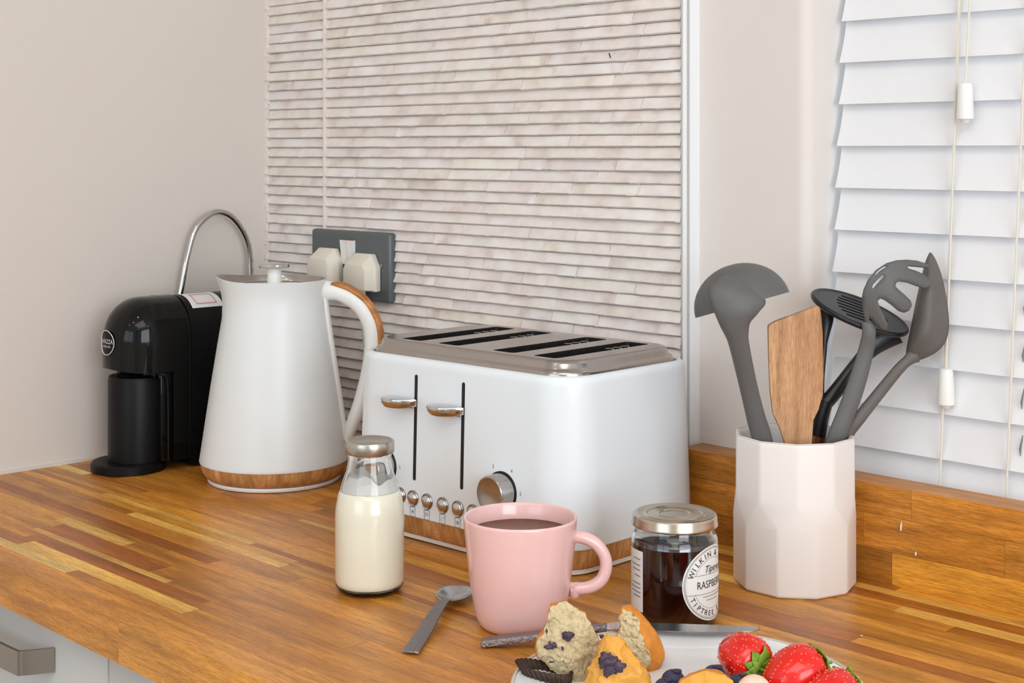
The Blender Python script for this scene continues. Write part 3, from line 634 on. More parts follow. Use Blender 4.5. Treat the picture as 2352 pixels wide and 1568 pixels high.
# flat top with four bread slots cut through
slots = [(-0.105, -0.075), (-0.050, -0.020), (0.028, 0.058), (0.083, 0.113)]; sy0, sy1 = -0.073, 0.071
bm = bmesh.new(); edges = []
def loop(pts):
    v = [bm.verts.new(p) for p in pts]
    for i in range(len(v)): edges.append(bm.edges.new((v[i], v[(i + 1) % len(v)])))
loop(rrect(HW - 0.0250, HD - 0.0245, 0.028, 0.1990))
for x0, x1 in slots: loop(rrect((x1 - x0) / 2, (sy1 - sy0) / 2, 0.004, 0.1990, n=3, cx=(x0 + x1) / 2, cy=(sy0 + sy1) / 2))
bmesh.ops.triangle_fill(bm, edges=edges, use_beauty=True, use_dissolve=False)
for f_ in bm.faces:
    if f_.normal.z < 0: f_.normal_flip()
me = bpy.data.meshes.new('slotted_plate'); bm.to_mesh(me); bm.free(); me.materials.append(M['chrome_top'])
o = bpy.data.objects.new('slotted_plate', me); COL.objects.link(o); o.parent = top_
for x0, x1 in slots:
    xc, yc2 = (x0 + x1) / 2, (sy0 + sy1) / 2; hw, hd = (x1 - x0) / 2, (sy1 - sy0) / 2
    s_ = MB().loft([rrect(hw, hd, 0.004, 0.1990, 3, xc, yc2), rrect(hw, hd, 0.004, 0.1965, 3, xc, yc2), rrect(hw + 0.001, hd + 0.001, 0.004, 0.10, 3, xc, yc2)], cap0=False).build('bread_slot', M['dark_metal'], to, smooth=40)
    for yy in (0.030, 0.0425, 0.055):               # guide wires of the bread cage
        MB().tube([(xc + 0.008, yy, 0.180), (xc + 0.006, yy, 0.192), (xc, yy, 0.1965), (xc - 0.009, yy, 0.1955)], 0.0011, 6).build('guide_wire', M['chrome'], s_, smooth=60)
FY = -HD
def fdepth(h): return FY + 0.004 * max(0, (h - 0.0275) / 0.15)
def lever(x, z0, z1, zl):
    s_ = MB(); poly = [(x + 0.0020 * math.cos(a), z1 + 0.0020 * math.sin(a)) for a in [PI * k / 6 for k in range(7)]] + [(x + 0.0020 * math.cos(a), z0 + 0.0020 * math.sin(a)) for a in [PI + PI * k / 6 for k in range(7)]]
    s_.prism(poly, lambda a, b: (a, fdepth(b) - 0.0004, b), lambda a, b: (a, fdepth(b) + 0.004, b)).build('lever_slit', M['black_void'], to)
    # chrome paddle: thin leaf, rounded outer end, reaching left of its slit
    pad = [(0.004, 0.0), (0.000, -0.006), (-0.008, -0.013), (-0.018, -0.0175), (-0.028, -0.0175), (-0.0345, -0.013), (-0.0365, -0.007), (-0.034, -0.003), (-0.024, -0.0005), (-0.010, 0.0)]
    pts = spline([(a, b, 0) for a, b in pad] + [(0.004, 0.0, 0)], 4)[:-1]
    lv = MB()
    def rg(sc, dz, dy=0): 
        c = Vector((-0.016, -0.009, 0)); return [((p.x - c.x) * sc + c.x + x, (p.y - c.y) * sc + c.y + fdepth(zl) - 0.004 + dy, zl + dz) for p in pts]
    lv.loft([rg(0.62, -0.0085, 0.002), rg(0.84, -0.0070, 0.001), rg(0.97, -0.003), rg(1.0, 0.0), rg(0.97, 0.0016), rg(0.9, 0.0020)])
    l_ = lv.build('lever', M['chrome'], to, smooth=50)
    MB().box(x - 0.0016, x + 0.0016, fdepth(zl) - 0.006, fdepth(zl) + 0.003, zl - 0.006, zl + 0.001).build('lever_arm', M['chrome'], l_)
lever(-0.0494, 0.0655, 0.1680, 0.1440); lever(0.0186, 0.0670, 0.1675, 0.1440)
def onface(prof, name, m, x, z, parent=to, seg=36):
    o = MB().lathe(prof, seg).build(name, m, parent, smooth=40); o.rotation_euler = (PI / 2, 0, 0); o.location = (x, fdepth(z), z); return o
for x, z in ((0.0730, 0.0715), (-0.0960, 0.0715)):
    onface([(0.0195, -0.001), (0.0195, 0.0006), (0.0182, 0.0007)], 'dial_gap', M['black_void'], x, z)
    k_ = onface([(0.0180, 0.0), (0.0176, 0.0150), (0.0172, 0.0168), (0.0160, 0.0176), (0.0155, 0.0174), (0.0001, 0.0171)], 'browning_dial', M['chrome_top'], x, z)
    for dgt, dx, dz in (('1', -0.021, -0.010), ('2', -0.0215, 0.010), ('3', -0.0120, 0.0225), ('4', 0.0125, 0.0215), ('5', 0.0245, 0.002), ('6', 0.021, -0.013)):
        vs, fs = text_geo(dgt, 0.0052)
        MB().add([(x + dx + a, fdepth(z + dz + c) - 0.0003, z + dz + c) for a, c in vs], fs).build('dial_numeral', M['print_grey'], to, fix=False)
bxs = (-0.0905, -0.0695, -0.0507, -0.0298, -0.0072, 0.0142, 0.0351, 0.0560)
for i, x in enumerate(bxs):
    if i == 0 or i == 7: continue
    b_ = onface([(0.0082, -0.001), (0.0082, 0.0008), (0.0076, 0.0016), (0.0070, 0.0012), (0.0064, 0.0010)], 'button', M['chrome_top'], x, 0.0455, seg=28)
    MB().lathe([(0.0064, 0.0008), (0.0060, 0.0026), (0.0045, 0.0036), (0.0001, 0.0040)], 28).build('button_cap', M['chrome'], b_, smooth=60)
    # printed slice symbol below the button
    sym = MB(); c0, z0 = x - 0.0003, 0.0320
    sym.tube([(c0 + a, fdepth(z0) - 0.0002, z0 + c) for a, c in ((-0.0036, -0.0045), (0.0036, -0.0045), (0.0036, 0.002), (0.0042, 0.0036), (0.003, 0.0048), (-0.003, 0.0048), (-0.0042, 0.0036), (-0.0036, 0.002), (-0.0036, -0.0045))], 0.00028, 4)
    if i in (2, 5):
        for k in range(3):
            a = PI * k / 3; sym.tube([(c0 + 0.0024 * math.cos(a), fdepth(z0) - 0.0002, z0 + 0.0024 * math.sin(a)), (c0 - 0.0024 * math.cos(a), fdepth(z0) - 0.0002, z0 - 0.0024 * math.sin(a))], 0.00026, 4)
    elif i in (3,):
        sym.tube([(c0 + a, fdepth(z0) - 0.0002, z0 + c) for a, c in ((-0.0018, -0.002), (-0.0018, 0.002), (0.0006, 0.0022), (0.0018, 0.0006), (-0.0006, -0.0004))], 0.00026, 4)
    else:
        for da in (-0.0013, 0.0013): sym.tube([(c0 + da - 0.0008, fdepth(z0) - 0.0002, z0 + da), (c0 + da + 0.0008, fdepth(z0) - 0.0002, z0 + da)], 0.00028, 4)
    sym.build('button_symbol', M['print_grey'], to)

# ------------------------------------------------------------------ milk bottle
mk = thing('milk_bottle', 'small glass bottle of milk with a silver screw lid', 'bottle', (0.691, -0.366, CT), FACE)
neck_o = [(0.0266, 0.0908), (0.0245, 0.0985), (0.0212, 0.1075), (0.0196, 0.1150), (0.0192, 0.1200), (0.0200, 0.1225), (0.0200, 0.1240), (0.0188, 0.1255), (0.0188, 0.1325)]
neck_i = [(0.0175, 0.1325), (0.0178, 0.1200), (0.0184, 0.1140), (0.0203, 0.1062), (0.0236, 0.0975), (0.0258, 0.0908)]
MB().lathe(neck_o + neck_i, 64, cap0=False, cap1=False).build('glass_neck', M['glass'], mk, smooth=60)
MB().lathe([(0.0001, 0.0008), (0.024, 0.0004), (0.0272, 0.0014), (0.0298, 0.0045), (0.0306, 0.0070), (0.0290, 0.0056), (0.0255, 0.0040), (0.0001, 0.0036)], 64, cap0=False, cap1=False).build('glass_foot', M['glass'], mk, smooth=60)
milk_p = [(0.0001, 0.0038), (0.0254, 0.0042), (0.0288, 0.0058), (0.0305, 0.0085), (0.0310, 0.0125), (0.0311, 0.070), (0.0305, 0.0765), (0.0285, 0.0865), (0.0268, 0.0906), (0.0258, 0.0909), (0.0001, 0.0905)]
MB().lathe(milk_p, 64, cap0=False, cap1=False).build('milk', M['milk'], mk, smooth=60)
MB().lathe([(0.0257, 0.0909), (0.0235, 0.0975), (0.0212, 0.1030)], 48, cap0=False, cap1=False, warp=lambda a, r, z: (r - 0.0001, z + (0.0035 * math.sin(3 * a + 1) + 0.002 * math.sin(7 * a) if z > 0.1 else 0))).build('milk_film', M['milk_film'], mk, smooth=60)
MB().lathe([(0.0170, 0.1240), (0.0218, 0.1243), (0.0224, 0.1255), (0.0224, 0.1335), (0.0218, 0.1352), (0.0206, 0.1359), (0.0196, 0.1352), (0.0185, 0.1348), (0.0001, 0.1350)], 64).build('screw_lid', M['lid_silver'], mk, smooth=40)

# ------------------------------------------------------------------ mug of coffee
mg = thing('mug', 'glossy pink mug of milky coffee in front of the toaster', 'mug', (0.857, -0.338, CT), FACE)
MO = [(0.0001, 0.0012), (0.026, 0.0010), (0.0290, 0.0), (0.0322, 0.0012), (0.0352, 0.0050), (0.0376, 0.0110), (0.0394, 0.0190), (0.0414, 0.0320), (0.0434, 0.0480), (0.0452, 0.0640), (0.0466, 0.0780), (0.0476, 0.0895), (0.0476, 0.0912), (0.0468, 0.0920), (0.0455, 0.0916), (0.0448, 0.0905), (0.0438, 0.0780), (0.0405, 0.0480), (0.0365, 0.0190), (0.030, 0.008), (0.0001, 0.007)]
MB().lathe(MO, 80, cap0=False, cap1=False).build('cup', M['pink'], mg, smooth=60)
mh = spline([(0.0440, 0, 0.0745), (0.0530, 0, 0.0735), (0.0630, 0, 0.0685), (0.0700, 0, 0.0590), (0.0715, 0, 0.0490), (0.0680, 0, 0.0390), (0.0600, 0, 0.0330), (0.0510, 0, 0.0310), (0.0415, 0, 0.0310)], 8)
MB().tube(mh, [(0.0052, 0.0056)] * len(mh), 18).build('handle', M['pink'], mg, smooth=60)
hq = spline([(0.0440, 0, 0.0345), (0.0452, 0, 0.0300), (0.0448, 0, 0.0262), (0.0440, 0, 0.0236)], 5)
MB().tube(hq, [(0.0054 - 0.0022 * (i / 15) ** 3, 0.0056 - 0.002 * (i / 15) ** 3) for i in range(len(hq))], 16).build('handle_heel', M['pink'], mg, smooth=60)
MB().lathe([(0.0425, 0.0788), (0.0420, 0.0786), (0.0001, 0.0784)], 64, cap0=False).build('coffee', M['coffee'], mg, smooth=60)

# ------------------------------------------------------------------ jam jar
jj = thing('jam_jar', 'glass jar of dark raspberry jam with tin lid and round paper label', 'jar', (0.934, -0.2305, CT), FACE)
RJ = 0.0365
MB().lathe([(RJ, 0.0655), (0.0360, 0.0705), (0.0345, 0.0738), (0.0328, 0.0760), (0.0322, 0.0790), (0.0322, 0.0880), (0.0305, 0.0880), (0.0307, 0.0780), (0.0330, 0.0725), (0.0350, 0.0690), (0.0356, 0.0655)], 72, cap0=False, cap1=False).build('glass_shoulder', M['glass'], jj, smooth=60)
MB().lathe([(0.0001, 0.002), (0.028, 0.0002), (0.0330, 0.0010), (0.0358, 0.0040), (RJ, 0.0085), (RJ, 0.0654), (0.0355, 0.0655), (0.0349, 0.0688), (0.0338, 0.0700), (0.0001, 0.0696)], 72, cap0=False, cap1=False, warp=lambda a, r, z: (r, z + (0.0010 * math.sin(2 * a) + 0.0005 * math.sin(5 * a + 2) if z > 0.0687 else 0))).build('jam', M['jam'], jj, smooth=60)
jl = MB().lathe([(0.0325, 0.0800), (0.0352, 0.0797), (0.0366, 0.0806), (0.0367, 0.0820), (0.0360, 0.0835), (0.0360, 0.0872), (0.0352, 0.0892), (0.0335, 0.0902), (0.0315, 0.0902), (0.0300, 0.0893), (0.0262, 0.0892), (0.0252, 0.0899), (0.0238, 0.0899), (0.0228, 0.0892), (0.0155, 0.0892), (0.0145, 0.0897), (0.0132, 0.0897), (0.0122, 0.0888), (0.0001, 0.0890)], 72).build('tin_lid', M['lid_gold'], jj, smooth=35)
def jc(sx, z, off=0.00025, a0=52):
    a = math.radians(a0) + sx / RJ; return ((RJ + off) * math.sin(a), -(RJ + off) * math.cos(a), z)
LZ, LR = 0.0375, 0.0310
def disc_on_jar(r0, r1, off, name, m, parent, n=72, k=10):
    mb = MB(); vs = []; fs = []
    for i in range(k + 1):
        rr = r0 + (r1 - r0) * i / k
        for j in range(n): vs.append(jc(rr * math.cos(2 * PI * j / n), LZ + rr * math.sin(2 * PI * j / n), off))
    for i in range(k):
        for j in range(n): fs.append((i * n + j, i * n + (j + 1) % n, (i + 1) * n + (j + 1) % n, (i + 1) * n + j))
    return mb.add(vs, fs).build(name, m, parent, smooth=60)
lb = disc_on_jar(0.0001, LR, 0.0002, 'round_label', M['label'], jj)
for r0, r1 in ((0.0292, 0.02955), (0.0283, 0.0285), (0.0208, 0.0210)): disc_on_jar(r0, r1, 0.0004, 'label_line', M['print_black'], lb, k=1)
MB().add([jc(s_ * 0.001, LZ + b, 0.00045) for s_ in range(-27, 28) for b in (-0.0075, 0.0075)], [(2 * i, 2 * i + 1, 2 * i + 3, 2 * i + 2) for i in range(54)]).build('label_band', M['label'], lb, fix=False)
for zz in (-0.0078, 0.0078):
    MB().add([jc(s_ * 0.001, LZ + zz + b, 0.00055) for s_ in range(-27, 28) for b in (0, 0.00025)], [(2 * i, 2 * i + 1, 2 * i + 3, 2 * i + 2) for i in range(54)]).build('label_line', M['print_black'], lb, fix=False)
def arc_text(string, size, rad, mid, up=True, m=M['print_black']):
    """letters set one by one round an arc of the label"""
    step = size * 0.72 / rad; n = len(string); mb = MB()
    for i, c in enumerate(string):
        if c == ' ': continue
        off = (i - (n - 1) / 2) * step
        a = math.radians(mid) + (-off if up else off); vs, fs = text_geo(c, size)
        ro = a - PI / 2 if up else a + PI / 2
        mb.add([jc(rad * math.cos(a) + x * math.cos(ro) - y * math.sin(ro), LZ + rad * math.sin(a) + x * math.sin(ro) + y * math.cos(ro), 0.0006) for x, y in vs], fs)
    mb.build('label_lettering', m, lb, fix=False)
arc_text('WILKIN & SONS', 0.0068, 0.0247, 90); arc_text('TIPTREE\u00b7ESSEX', 0.0062, 0.0247, 270, False)
for s_, sz, dx, dz in (('RASPBERRY', 0.0088, 0.0, 0.0), ('Tiptree', 0.0080, 0.002, 0.0125), ('SEEDLESS CONSERVE', 0.0024, 0.0, -0.0112)):
    if s_.startswith('SEED'):
        for q, wq in ((-0.0105, 0.012), (-0.0135, 0.008)):
            MB().add([jc(-wq + 2 * wq * k / 8, LZ + q + b, 0.0006) for k in range(9) for b in (0, 0.0005)], [(2 * i, 2 * i + 1, 2 * i + 3, 2 * i + 2) for i in range(8)]).build('label_line', M['print_grey'], lb, fix=False)
        continue
    vs, fs = text_geo(s_, sz)
    sh_ = 0.35 if s_ == 'Tiptree' else 0.0
    MB().add([jc(dx + a * (0.82 if s_ == 'RASPBERRY' else 1) + c * sh_, LZ + dz + c, 0.0007) for a, c in vs], fs).build('label_lettering', M['print_black'], lb, fix=False)
ba = MB().add([jc(-0.0365 * 0.72 * k / 12, zz, 0.0002, -52) for k in range(13) for zz in (0.012, 0.0625)], [(2 * i, 2 * i + 1, 2 * i + 3, 2 * i + 2) for i in range(12)]).build('back_label', M['label'], jj, fix=False)
for zz, w_ in ((0.055, 0.6), (0.050, 0.8), (0.046, 0.7), (0.041, 0.5), (0.0345, 0.75), (0.031, 0.85), (0.0275, 0.8), (0.024, 0.6)):
    MB().add([jc(-0.003 - 0.0365 * 0.5 * w_ * k / 6, zz + b, 0.0004, -52) for k in range(7) for b in (0, 0.0008)], [(2 * i, 2 * i + 1, 2 * i + 3, 2 * i + 2) for i in range(6)]).build('print_line', M['print_grey'], ba, fix=False)

# ------------------------------------------------------------------ faceted utensil jar
JX_, JY_ = 0.9434, -0.0712
uj = thing('utensil_jar', 'white faceted ceramic jar holding kitchen utensils', 'jar', (JX_, JY_, CT), FACE)
RC, HC = 0.0558, 0.1375
def deca(r, z, off): return [(r * math.cos(math.radians(36 * k + off)), r * math.sin(math.radians(36 * k + off)), z) for k in range(10)]
A0 = -90 - 8; A1 = A0 + 18
mb = MB(); vs = deca(RC * 0.965, 0.0, A1) + deca(RC, 0.0035, A1) + deca(RC, 0.060, A1) + deca(RC, 0.083, A0) + deca(RC * 0.995, HC - 0.001, A0) + deca(RC * 0.95, HC, A0) + deca(RC * 0.90, HC - 0.002, A0) + deca(RC * 0.87, 0.012, A0)
fs = [tuple(range(9, -1, -1)), tuple(70 + j for j in range(10))]
for i in (0, 1, 3, 4, 5, 6):
    for j in range(10): fs.append((i * 10 + j, i * 10 + (j + 1) % 10, (i + 1) * 10 + (j + 1) % 10, (i + 1) * 10 + j))
for j in range(10):     # zig-zag band where the facets shift by half a step
    fs.append((20 + j, 30 + (j + 1) % 10, 30 + j)); fs.append((20 + j, 20 + (j + 1) % 10, 30 + (j + 1) % 10))
mb.add(vs, fs).build('jar_body', M['ceramic'], uj, bevel=0.0022, bseg=3)
# fit: utensils are modelled in the jar's frame: a = to the right, y = away, h = height above the worktop
def UT(px, py, dy=0.0):
    z = 1.3556 + dy; return Vector((((px - 1176) * z - 660 * 1.3556) / 3400, dy, 0.3966 - (py - 345) * z / 3400))
def utensil(name, label): return thing(name, label, 'utensil', (JX_, JY_, CT), FACE, 'utensils in the white jar')

# ladle: domed bowl turned over, mouth down and away
la = utensil('ladle', 'grey ladle with its round bowl turned over, leftmost in the white jar')
bowl = MB(); seg, rg_ = 40, 12
ax = Matrix.Rotation(math.radians(-15.5), 4, 'Y') @ Matrix.Rotation(math.radians(-8), 4, 'X')
bc = UT(1716, 701, -0.012)
def bowl_pt(u, a, r, sq=0.98): return bc + (ax @ Vector((r * math.cos(u) * math.cos(a), r * math.cos(u) * math.sin(a), r * sq * math.sin(u))))
for sgn, r in ((1, 0.0445), (-1, 0.0422)):
    pass
ringsL = [[bowl_pt(PI / 2 * k / rg_, 2 * PI * j / seg, 0.0440, 0.86) for j in range(seg)] for k in range(rg_)]
ringsI = [[bowl_pt(PI / 2 * k / rg_, 2 * PI * j / seg, 0.0418, 0.86) for j in range(seg)] for k in range(rg_)]
bowl.loft(ringsL[::-1] + ringsI, cap0=True, cap1=True)
bowl.build('bowl', M['grey_nylon'], la, smooth=50)
hl = [UT(1710, 645, -0.038), UT(1706, 676, -0.049), UT(1702, 708, -0.053), UT(1700, 738, -0.051), UT(1704, 765, -0.048), UT(1710, 795, -0.045), UT(1731, 890, -0.032), UT(1748, 960, -0.025), UT(1762, 1010, -0.020), UT(1790, 1130, -0.012), UT(1815, 1280, 0.008)]
rl = [(0.014, 0.005), (0.0255, 0.0085), (0.0215, 0.0085), (0.0148, 0.0085), (0.0108, 0.008), (0.0090, 0.007), (0.0082, 0.006), (0.0086, 0.006), (0.0092, 0.006), (0.0092, 0.006), (0.0092, 0.006)]
q = spline([(*p, a, b) for p, (a, b) in zip(hl, rl)], 6)
MB().tube([v[:3] for v in q], [(v[3], v[4]) for v in q], 24).build('handle', M['grey_nylon'], la, smooth=60)

# wooden spatula
sp = utensil('wooden_spatula', 'flat slanted beechwood spatula standing in the white jar')
pts = [(1773, 746), (1790, 736), (1886, 700), (1893, 706), (1899, 760), (1902, 860), (1901, 905), (1892, 940), (1880, 965), (1877, 1015), (1872, 1060), (1862, 1290), (1838, 1290), (1824, 1060), (1812, 1015), (1802, 985), (1786, 950), (1779, 900), (1775, 820)]
pp = [UT(*p, -0.020) for p in pts]
o = MB().prism([(p.x, p.z) for p in pp], lambda a, b: (a, -0.021 + (b - 0.13) * -0.05, b), lambda a, b: (a, -0.015 + (b - 0.13) * -0.05, b)).build('blade_and_handle', M['beech'], sp, bevel=0.0016)

# black masher: slotted oval disc on two arms
mh_ = utensil('potato_masher', 'black potato masher with slotted oval head behind the wooden spatula')
dc = UT(1986, 718, 0.030); u1 = (UT(2092, 758, 0.029) - UT(1880, 683, 0.031)) / 2; ha = u1.length; u1 = u1.normalized()
u2 = Vector((-0.05, 0.94, 0.32)); u2 = (u2 - u1 * u2.dot(u1)).normalized(); un = u1.cross(u2).normalized()
bm = bmesh.new(); edges = []; hb = 0.036
def loop3(pts):
    v = [bm.verts.new(p) for p in pts]
    for i in range(len(v)): edges.append(bm.edges.new((v[i], v[(i + 1) % len(v)])))
loop3([dc + u1 * (ha * math.cos(2 * PI * j / 48)) + u2 * (hb * math.sin(2 * PI * j / 48)) for j in range(48)])
for q in range(-3, 4):
    L_ = 0.020 * math.sqrt(max(0.05, 1 - (q / 4.2) ** 2)) * 1.1
    c = dc + u2 * (q * 0.0078); sl_ = [c + u1 * (sx * (L_ + 0.0015 * math.cos(a)) ) + u2 * (0.0018 * math.sin(a)) for sx, a in [(1, PI / 2 - PI * k / 4) for k in range(5)] + [(-1, -PI / 2 + PI * k / 4) for k in range(5)]]
    loop3(sl_)
bmesh.ops.triangle_fill(bm, edges=edges, use_beauty=True)
me = bpy.data.meshes.new('masher_head'); bm.to_mesh(me); bm.free(); me.materials.append(M['black_nylon'])
o = bpy.data.objects.new('masher_head', me); COL.objects.link(o); o.parent = mh_
md = o.modifiers.new('thickness', 'SOLIDIFY'); md.thickness = 0.004; md.offset = 0
MB().tube([dc + u1 * (ha * math.cos(2 * PI * j / 48)) + u2 * (hb * math.sin(2 * PI * j / 48)) for j in range(49)], 0.0028, 8).build('head_rim', M['black_nylon'], mh_, smooth=60)
aL = spline([UT(1907, 700, 0.031), UT(1911, 732, 0.030), UT(1906, 770, 0.027), UT(1903, 808, 0.023), UT(1898, 870, 0.018), UT(1897, 925, 0.014)], 5)
MB().tube(aL, [(max(0.0030, 0.0085 - 0.0055 * i / 13), 0.004) for i in range(len(aL))], 12).build('arm', M['black_nylon'], mh_, smooth=60)
aR = spline([UT(2062, 756, 0.030), UT(2020, 790, 0.027), UT(1980, 838, 0.023), UT(1935, 895, 0.017), UT(1905, 930, 0.014)], 6)
MB().tube(aR, [(0.016 - 0.009 * min(1, i / 10), 0.0045) for i in range(len(aR))], 12).build('arm', M['black_nylon'], mh_, smooth=60)
hm = spline([UT(1908, 920, 0.014), UT(1897, 960, 0.014), UT(1889, 1010, 0.014), UT(1880, 1100, 0.012), UT(1868, 1290, 0.006)], 6)
MB().tube(hm, [(0.0075, 0.005)] * len(hm), 14).build('handle', M['black_nylon'], mh_, smooth=60)
MB().tube([UT(1893, 1004, 0.012), UT(1884, 1040, 0.012), UT(1878, 1290, 0.006)], [(0.0065, 0.0062)] * 3, 14).build('copper_ferrule', mat('copper_band', rgb(150, 92, 66), 0.35, metal=0.8, var=0.1), mh_, smooth=60)

# pasta spoon: curved shell cut into fingers, with slits
ps = utensil('pasta_spoon', 'grey pasta server with curled fingers and slits in the white jar')
def C1(x, y): return (1840 + x / 5.226, 560 + y / 5.226)
outl = [(835, 1010), (828, 900), (800, 760), (795, 640), (815, 550), (870, 430), (960, 320), (1080, 240), (1200, 205), (1320, 197), (1440, 207), (1550, 240), (1600, 262), (1590, 290), (1500, 280), (1320, 262), (1345, 300), (1440, 330), (1540, 375), (1600, 425), (1618, 470), (1590, 520), (1530, 535), (1460, 510), (1340, 465), (1245, 450), (1200, 470), (1190, 510), (1230, 550), (1310, 620), (1370, 680), (1385, 740), (1350, 800), (1290, 825), (1225, 805), (1150, 740), (1060, 675), (1010, 657), (980, 690), (1010, 770), (1065, 880), (1100, 960), (1095, 1010), (1060, 1035), (1010, 1015), (940, 950), (890, 860), (875, 900), (900, 1010)]
cen = C1(1130, 600)
def curl(px, py, off=0.0):
    """lay the outline on a bulging shell: middle towards the viewer, finger tips curling away"""
    ex, ey = (px - cen[0]) / 95.0, (py - cen[1]) / 105.0
    e = min(1.35, math.hypot(ex, ey)); return UT(px, py, -0.020 + 0.014 * e * e + off)
bm = bmesh.new(); edges = []
def loopc(pts):
    v = [bm.verts.new((p[0], p[1], 0)) for p in pts]
    for i in range(len(v)): edges.append(bm.edges.new((v[i], v[(i + 1) % len(v)])))
loopc([C1(*p) for p in outl])
loopc([C1(*p) for p in ((1040, 365), (1060, 385), (1045, 410), (975, 480), (930, 535), (912, 530), (925, 490), (970, 435))])
loopc([C1(*p) for p in ((1120, 262), (1080, 280), (1000, 335), (930, 410), (920, 400), (985, 320), (1060, 268))])
bmesh.ops.triangle_fill(bm, edges=edges, use_beauty=True)
bmesh.ops.subdivide_edges(bm, edges=[e for e in bm.edges if e.calc_length() > 12], cuts=2, use_grid_fill=True)
bmesh.ops.triangulate(bm, faces=bm.faces)
for v in bm.verts: v.co = curl(v.co.x, v.co.y)
me = bpy.data.meshes.new('fingered_bowl'); bm.to_mesh(me); bm.free(); me.materials.append(M['grey_nylon']); me.shade_smooth()
o = bpy.data.objects.new('fingered_bowl', me); COL.objects.link(o); o.parent = ps
md = o.modifiers.new('thickness', 'SOLIDIFY'); md.thickness = 0.0028; md.offset = 0
hs = spline([UT(2003, 740, -0.008), UT(2008, 765, -0.010), UT(2000, 810, -0.008), UT(1980, 880, -0.010), UT(1955, 950, -0.012), UT(1930, 1015, -0.013), UT(1890, 1150, -0.006), UT(1850, 1295, 0.002)], 6)
MB().tube(hs, [(0.0055 + 0.003 * min(1, i / 20), 0.0034) for i in range(len(hs))], 14).build('handle', M['grey_nylon'], ps, smooth=60)

# pointed serving spoon, seen from its back
sv = utensil('serving_spoon', 'warm grey pointed serving spoon at the right of the white jar')
left = [(2149, 582), (2139, 605), (2128, 650), (2119, 690), (2110, 735), (2102, 775), (2096, 805), (2096, 818)]
right = [(2149, 582), (2160, 600), (2174, 640), (2184, 690), (2189, 735), (2187, 768), (2178, 790), (2160, 808), (2135, 821), (2112, 828)]
def samp(L, n):
    q = spline([(a, b, 0) for a, b in L], 10); acc = [0.0]
    for i in range(1, len(q)): acc.append(acc[-1] + (q[i] - q[i - 1]).length)
    out = []
    for i in range(n + 1):
        d_ = acc[-1] * i / n; k = max(j for j in range(len(q)) if acc[j] <= d_ + 1e-6); k2 = min(k + 1, len(q) - 1)
        out.append(q[k].lerp(q[k2], 0 if k2 == k else (d_ - acc[k]) / max(1e-9, acc[k2] - acc[k])))
    return out
NL = 30; l_, r_2 = samp(left, NL), samp(right, NL); mb = MB(); vs = []; K = 10
for i in range(NL + 1):
    wd = (r_2[i] - l_[i]).length / 2508
    for j in range(K + 1):
        t = j / K; p = l_[i].lerp(r_2[i], t)
        vs.append(UT(p.x, p.y, 0.011 - math.sin(PI * t ** 0.8) * min(0.020, wd * 0.62)))
mb.add(vs, [(i * (K + 1) + j, i * (K + 1) + j + 1, (i + 1) * (K + 1) + j + 1, (i + 1) * (K + 1) + j) for i in range(NL) for j in range(K)])
o = mb.build('bowl', M['brown_nylon'], sv, smooth=80); md = o.modifiers.new('thickness', 'SOLIDIFY'); md.thickness = 0.0024; md.offset = 0
hv = spline([UT(2116, 816, 0.004), UT(2100, 826, 0.003), UT(2075, 850, 0.002), UT(2030, 905, 0.001), UT(1988, 958, -0.006), UT(1951, 1008, -0.006), UT(1900, 1120, -0.004), UT(1830, 1300, 0.004)], 6)
MB().tube(hv, [(0.0072 - 0.0028 * min(1, i / 8) + 0.002 * min(1, i / 30), 0.0036) for i in range(len(hv))], 14).build('handle', M['brown_nylon'], sv, smooth=60)

# ------------------------------------------------------------------ cutlery
spn = thing('teaspoon', 'steel teaspoon lying on the worktop beside the pink mug', 'spoon', (0.770, -0.335, CT + 0.0005))
dv = Vector((0.846 - 0.770, -0.447 + 0.335, 0)); Ls = dv.length; spn.rotation_euler = (0, 0, math.atan2(dv.y, dv.x))
mb = MB(); vs = []; N1, K = 16, 12
for i in range(N1 + 1):
    t = i / N1; x = -0.0235 + 0.047 * t; hw = 0.0155 * math.sqrt(max(0.0, 1 - (2 * t - 1) ** 2)) * (1 - 0.14 * (2 * t - 1)) + 0.0006
    for j in range(K + 1):
        s_ = -1 + 2 * j / K; vs.append((x, hw * s_, 0.0072 - 0.0062 * (1 - s_ * s_) * (1 - (2 * t - 1) ** 2)))
o = mb.add(vs, [(i * (K + 1) + j, i * (K + 1) + j + 1, (i + 1) * (K + 1) + j + 1, (i + 1) * (K + 1) + j) for i in range(N1) for j in range(K)]).build('bowl', M['steel'], spn, smooth=80)
md = o.modifiers.new('thickness', 'SOLIDIFY'); md.thickness = 0.0013; md.offset = 1
hp2 = spline([(0.0205, 0, 0.0072), (0.030, 0, 0.0098), (0.045, 0, 0.0105), (0.07, 0, 0.0085), (0.10, 0, 0.0045), (Ls + 0.004, 0, 0.0018)], 6)
mb = MB(); mb.loft([[(p.x, -w_, p.z - 0.0009), (p.x, w_, p.z - 0.0009), (p.x, w_, p.z + 0.0009), (p.x, -w_, p.z + 0.0009)] for p, w_ in [(p, 0.0030 + 0.0040 * (i / (len(hp2) - 1)) ** 0.8) for i, p in enumerate(hp2)]])
mb.build('handle', M['steel_dark'], spn, bevel=0.0004)

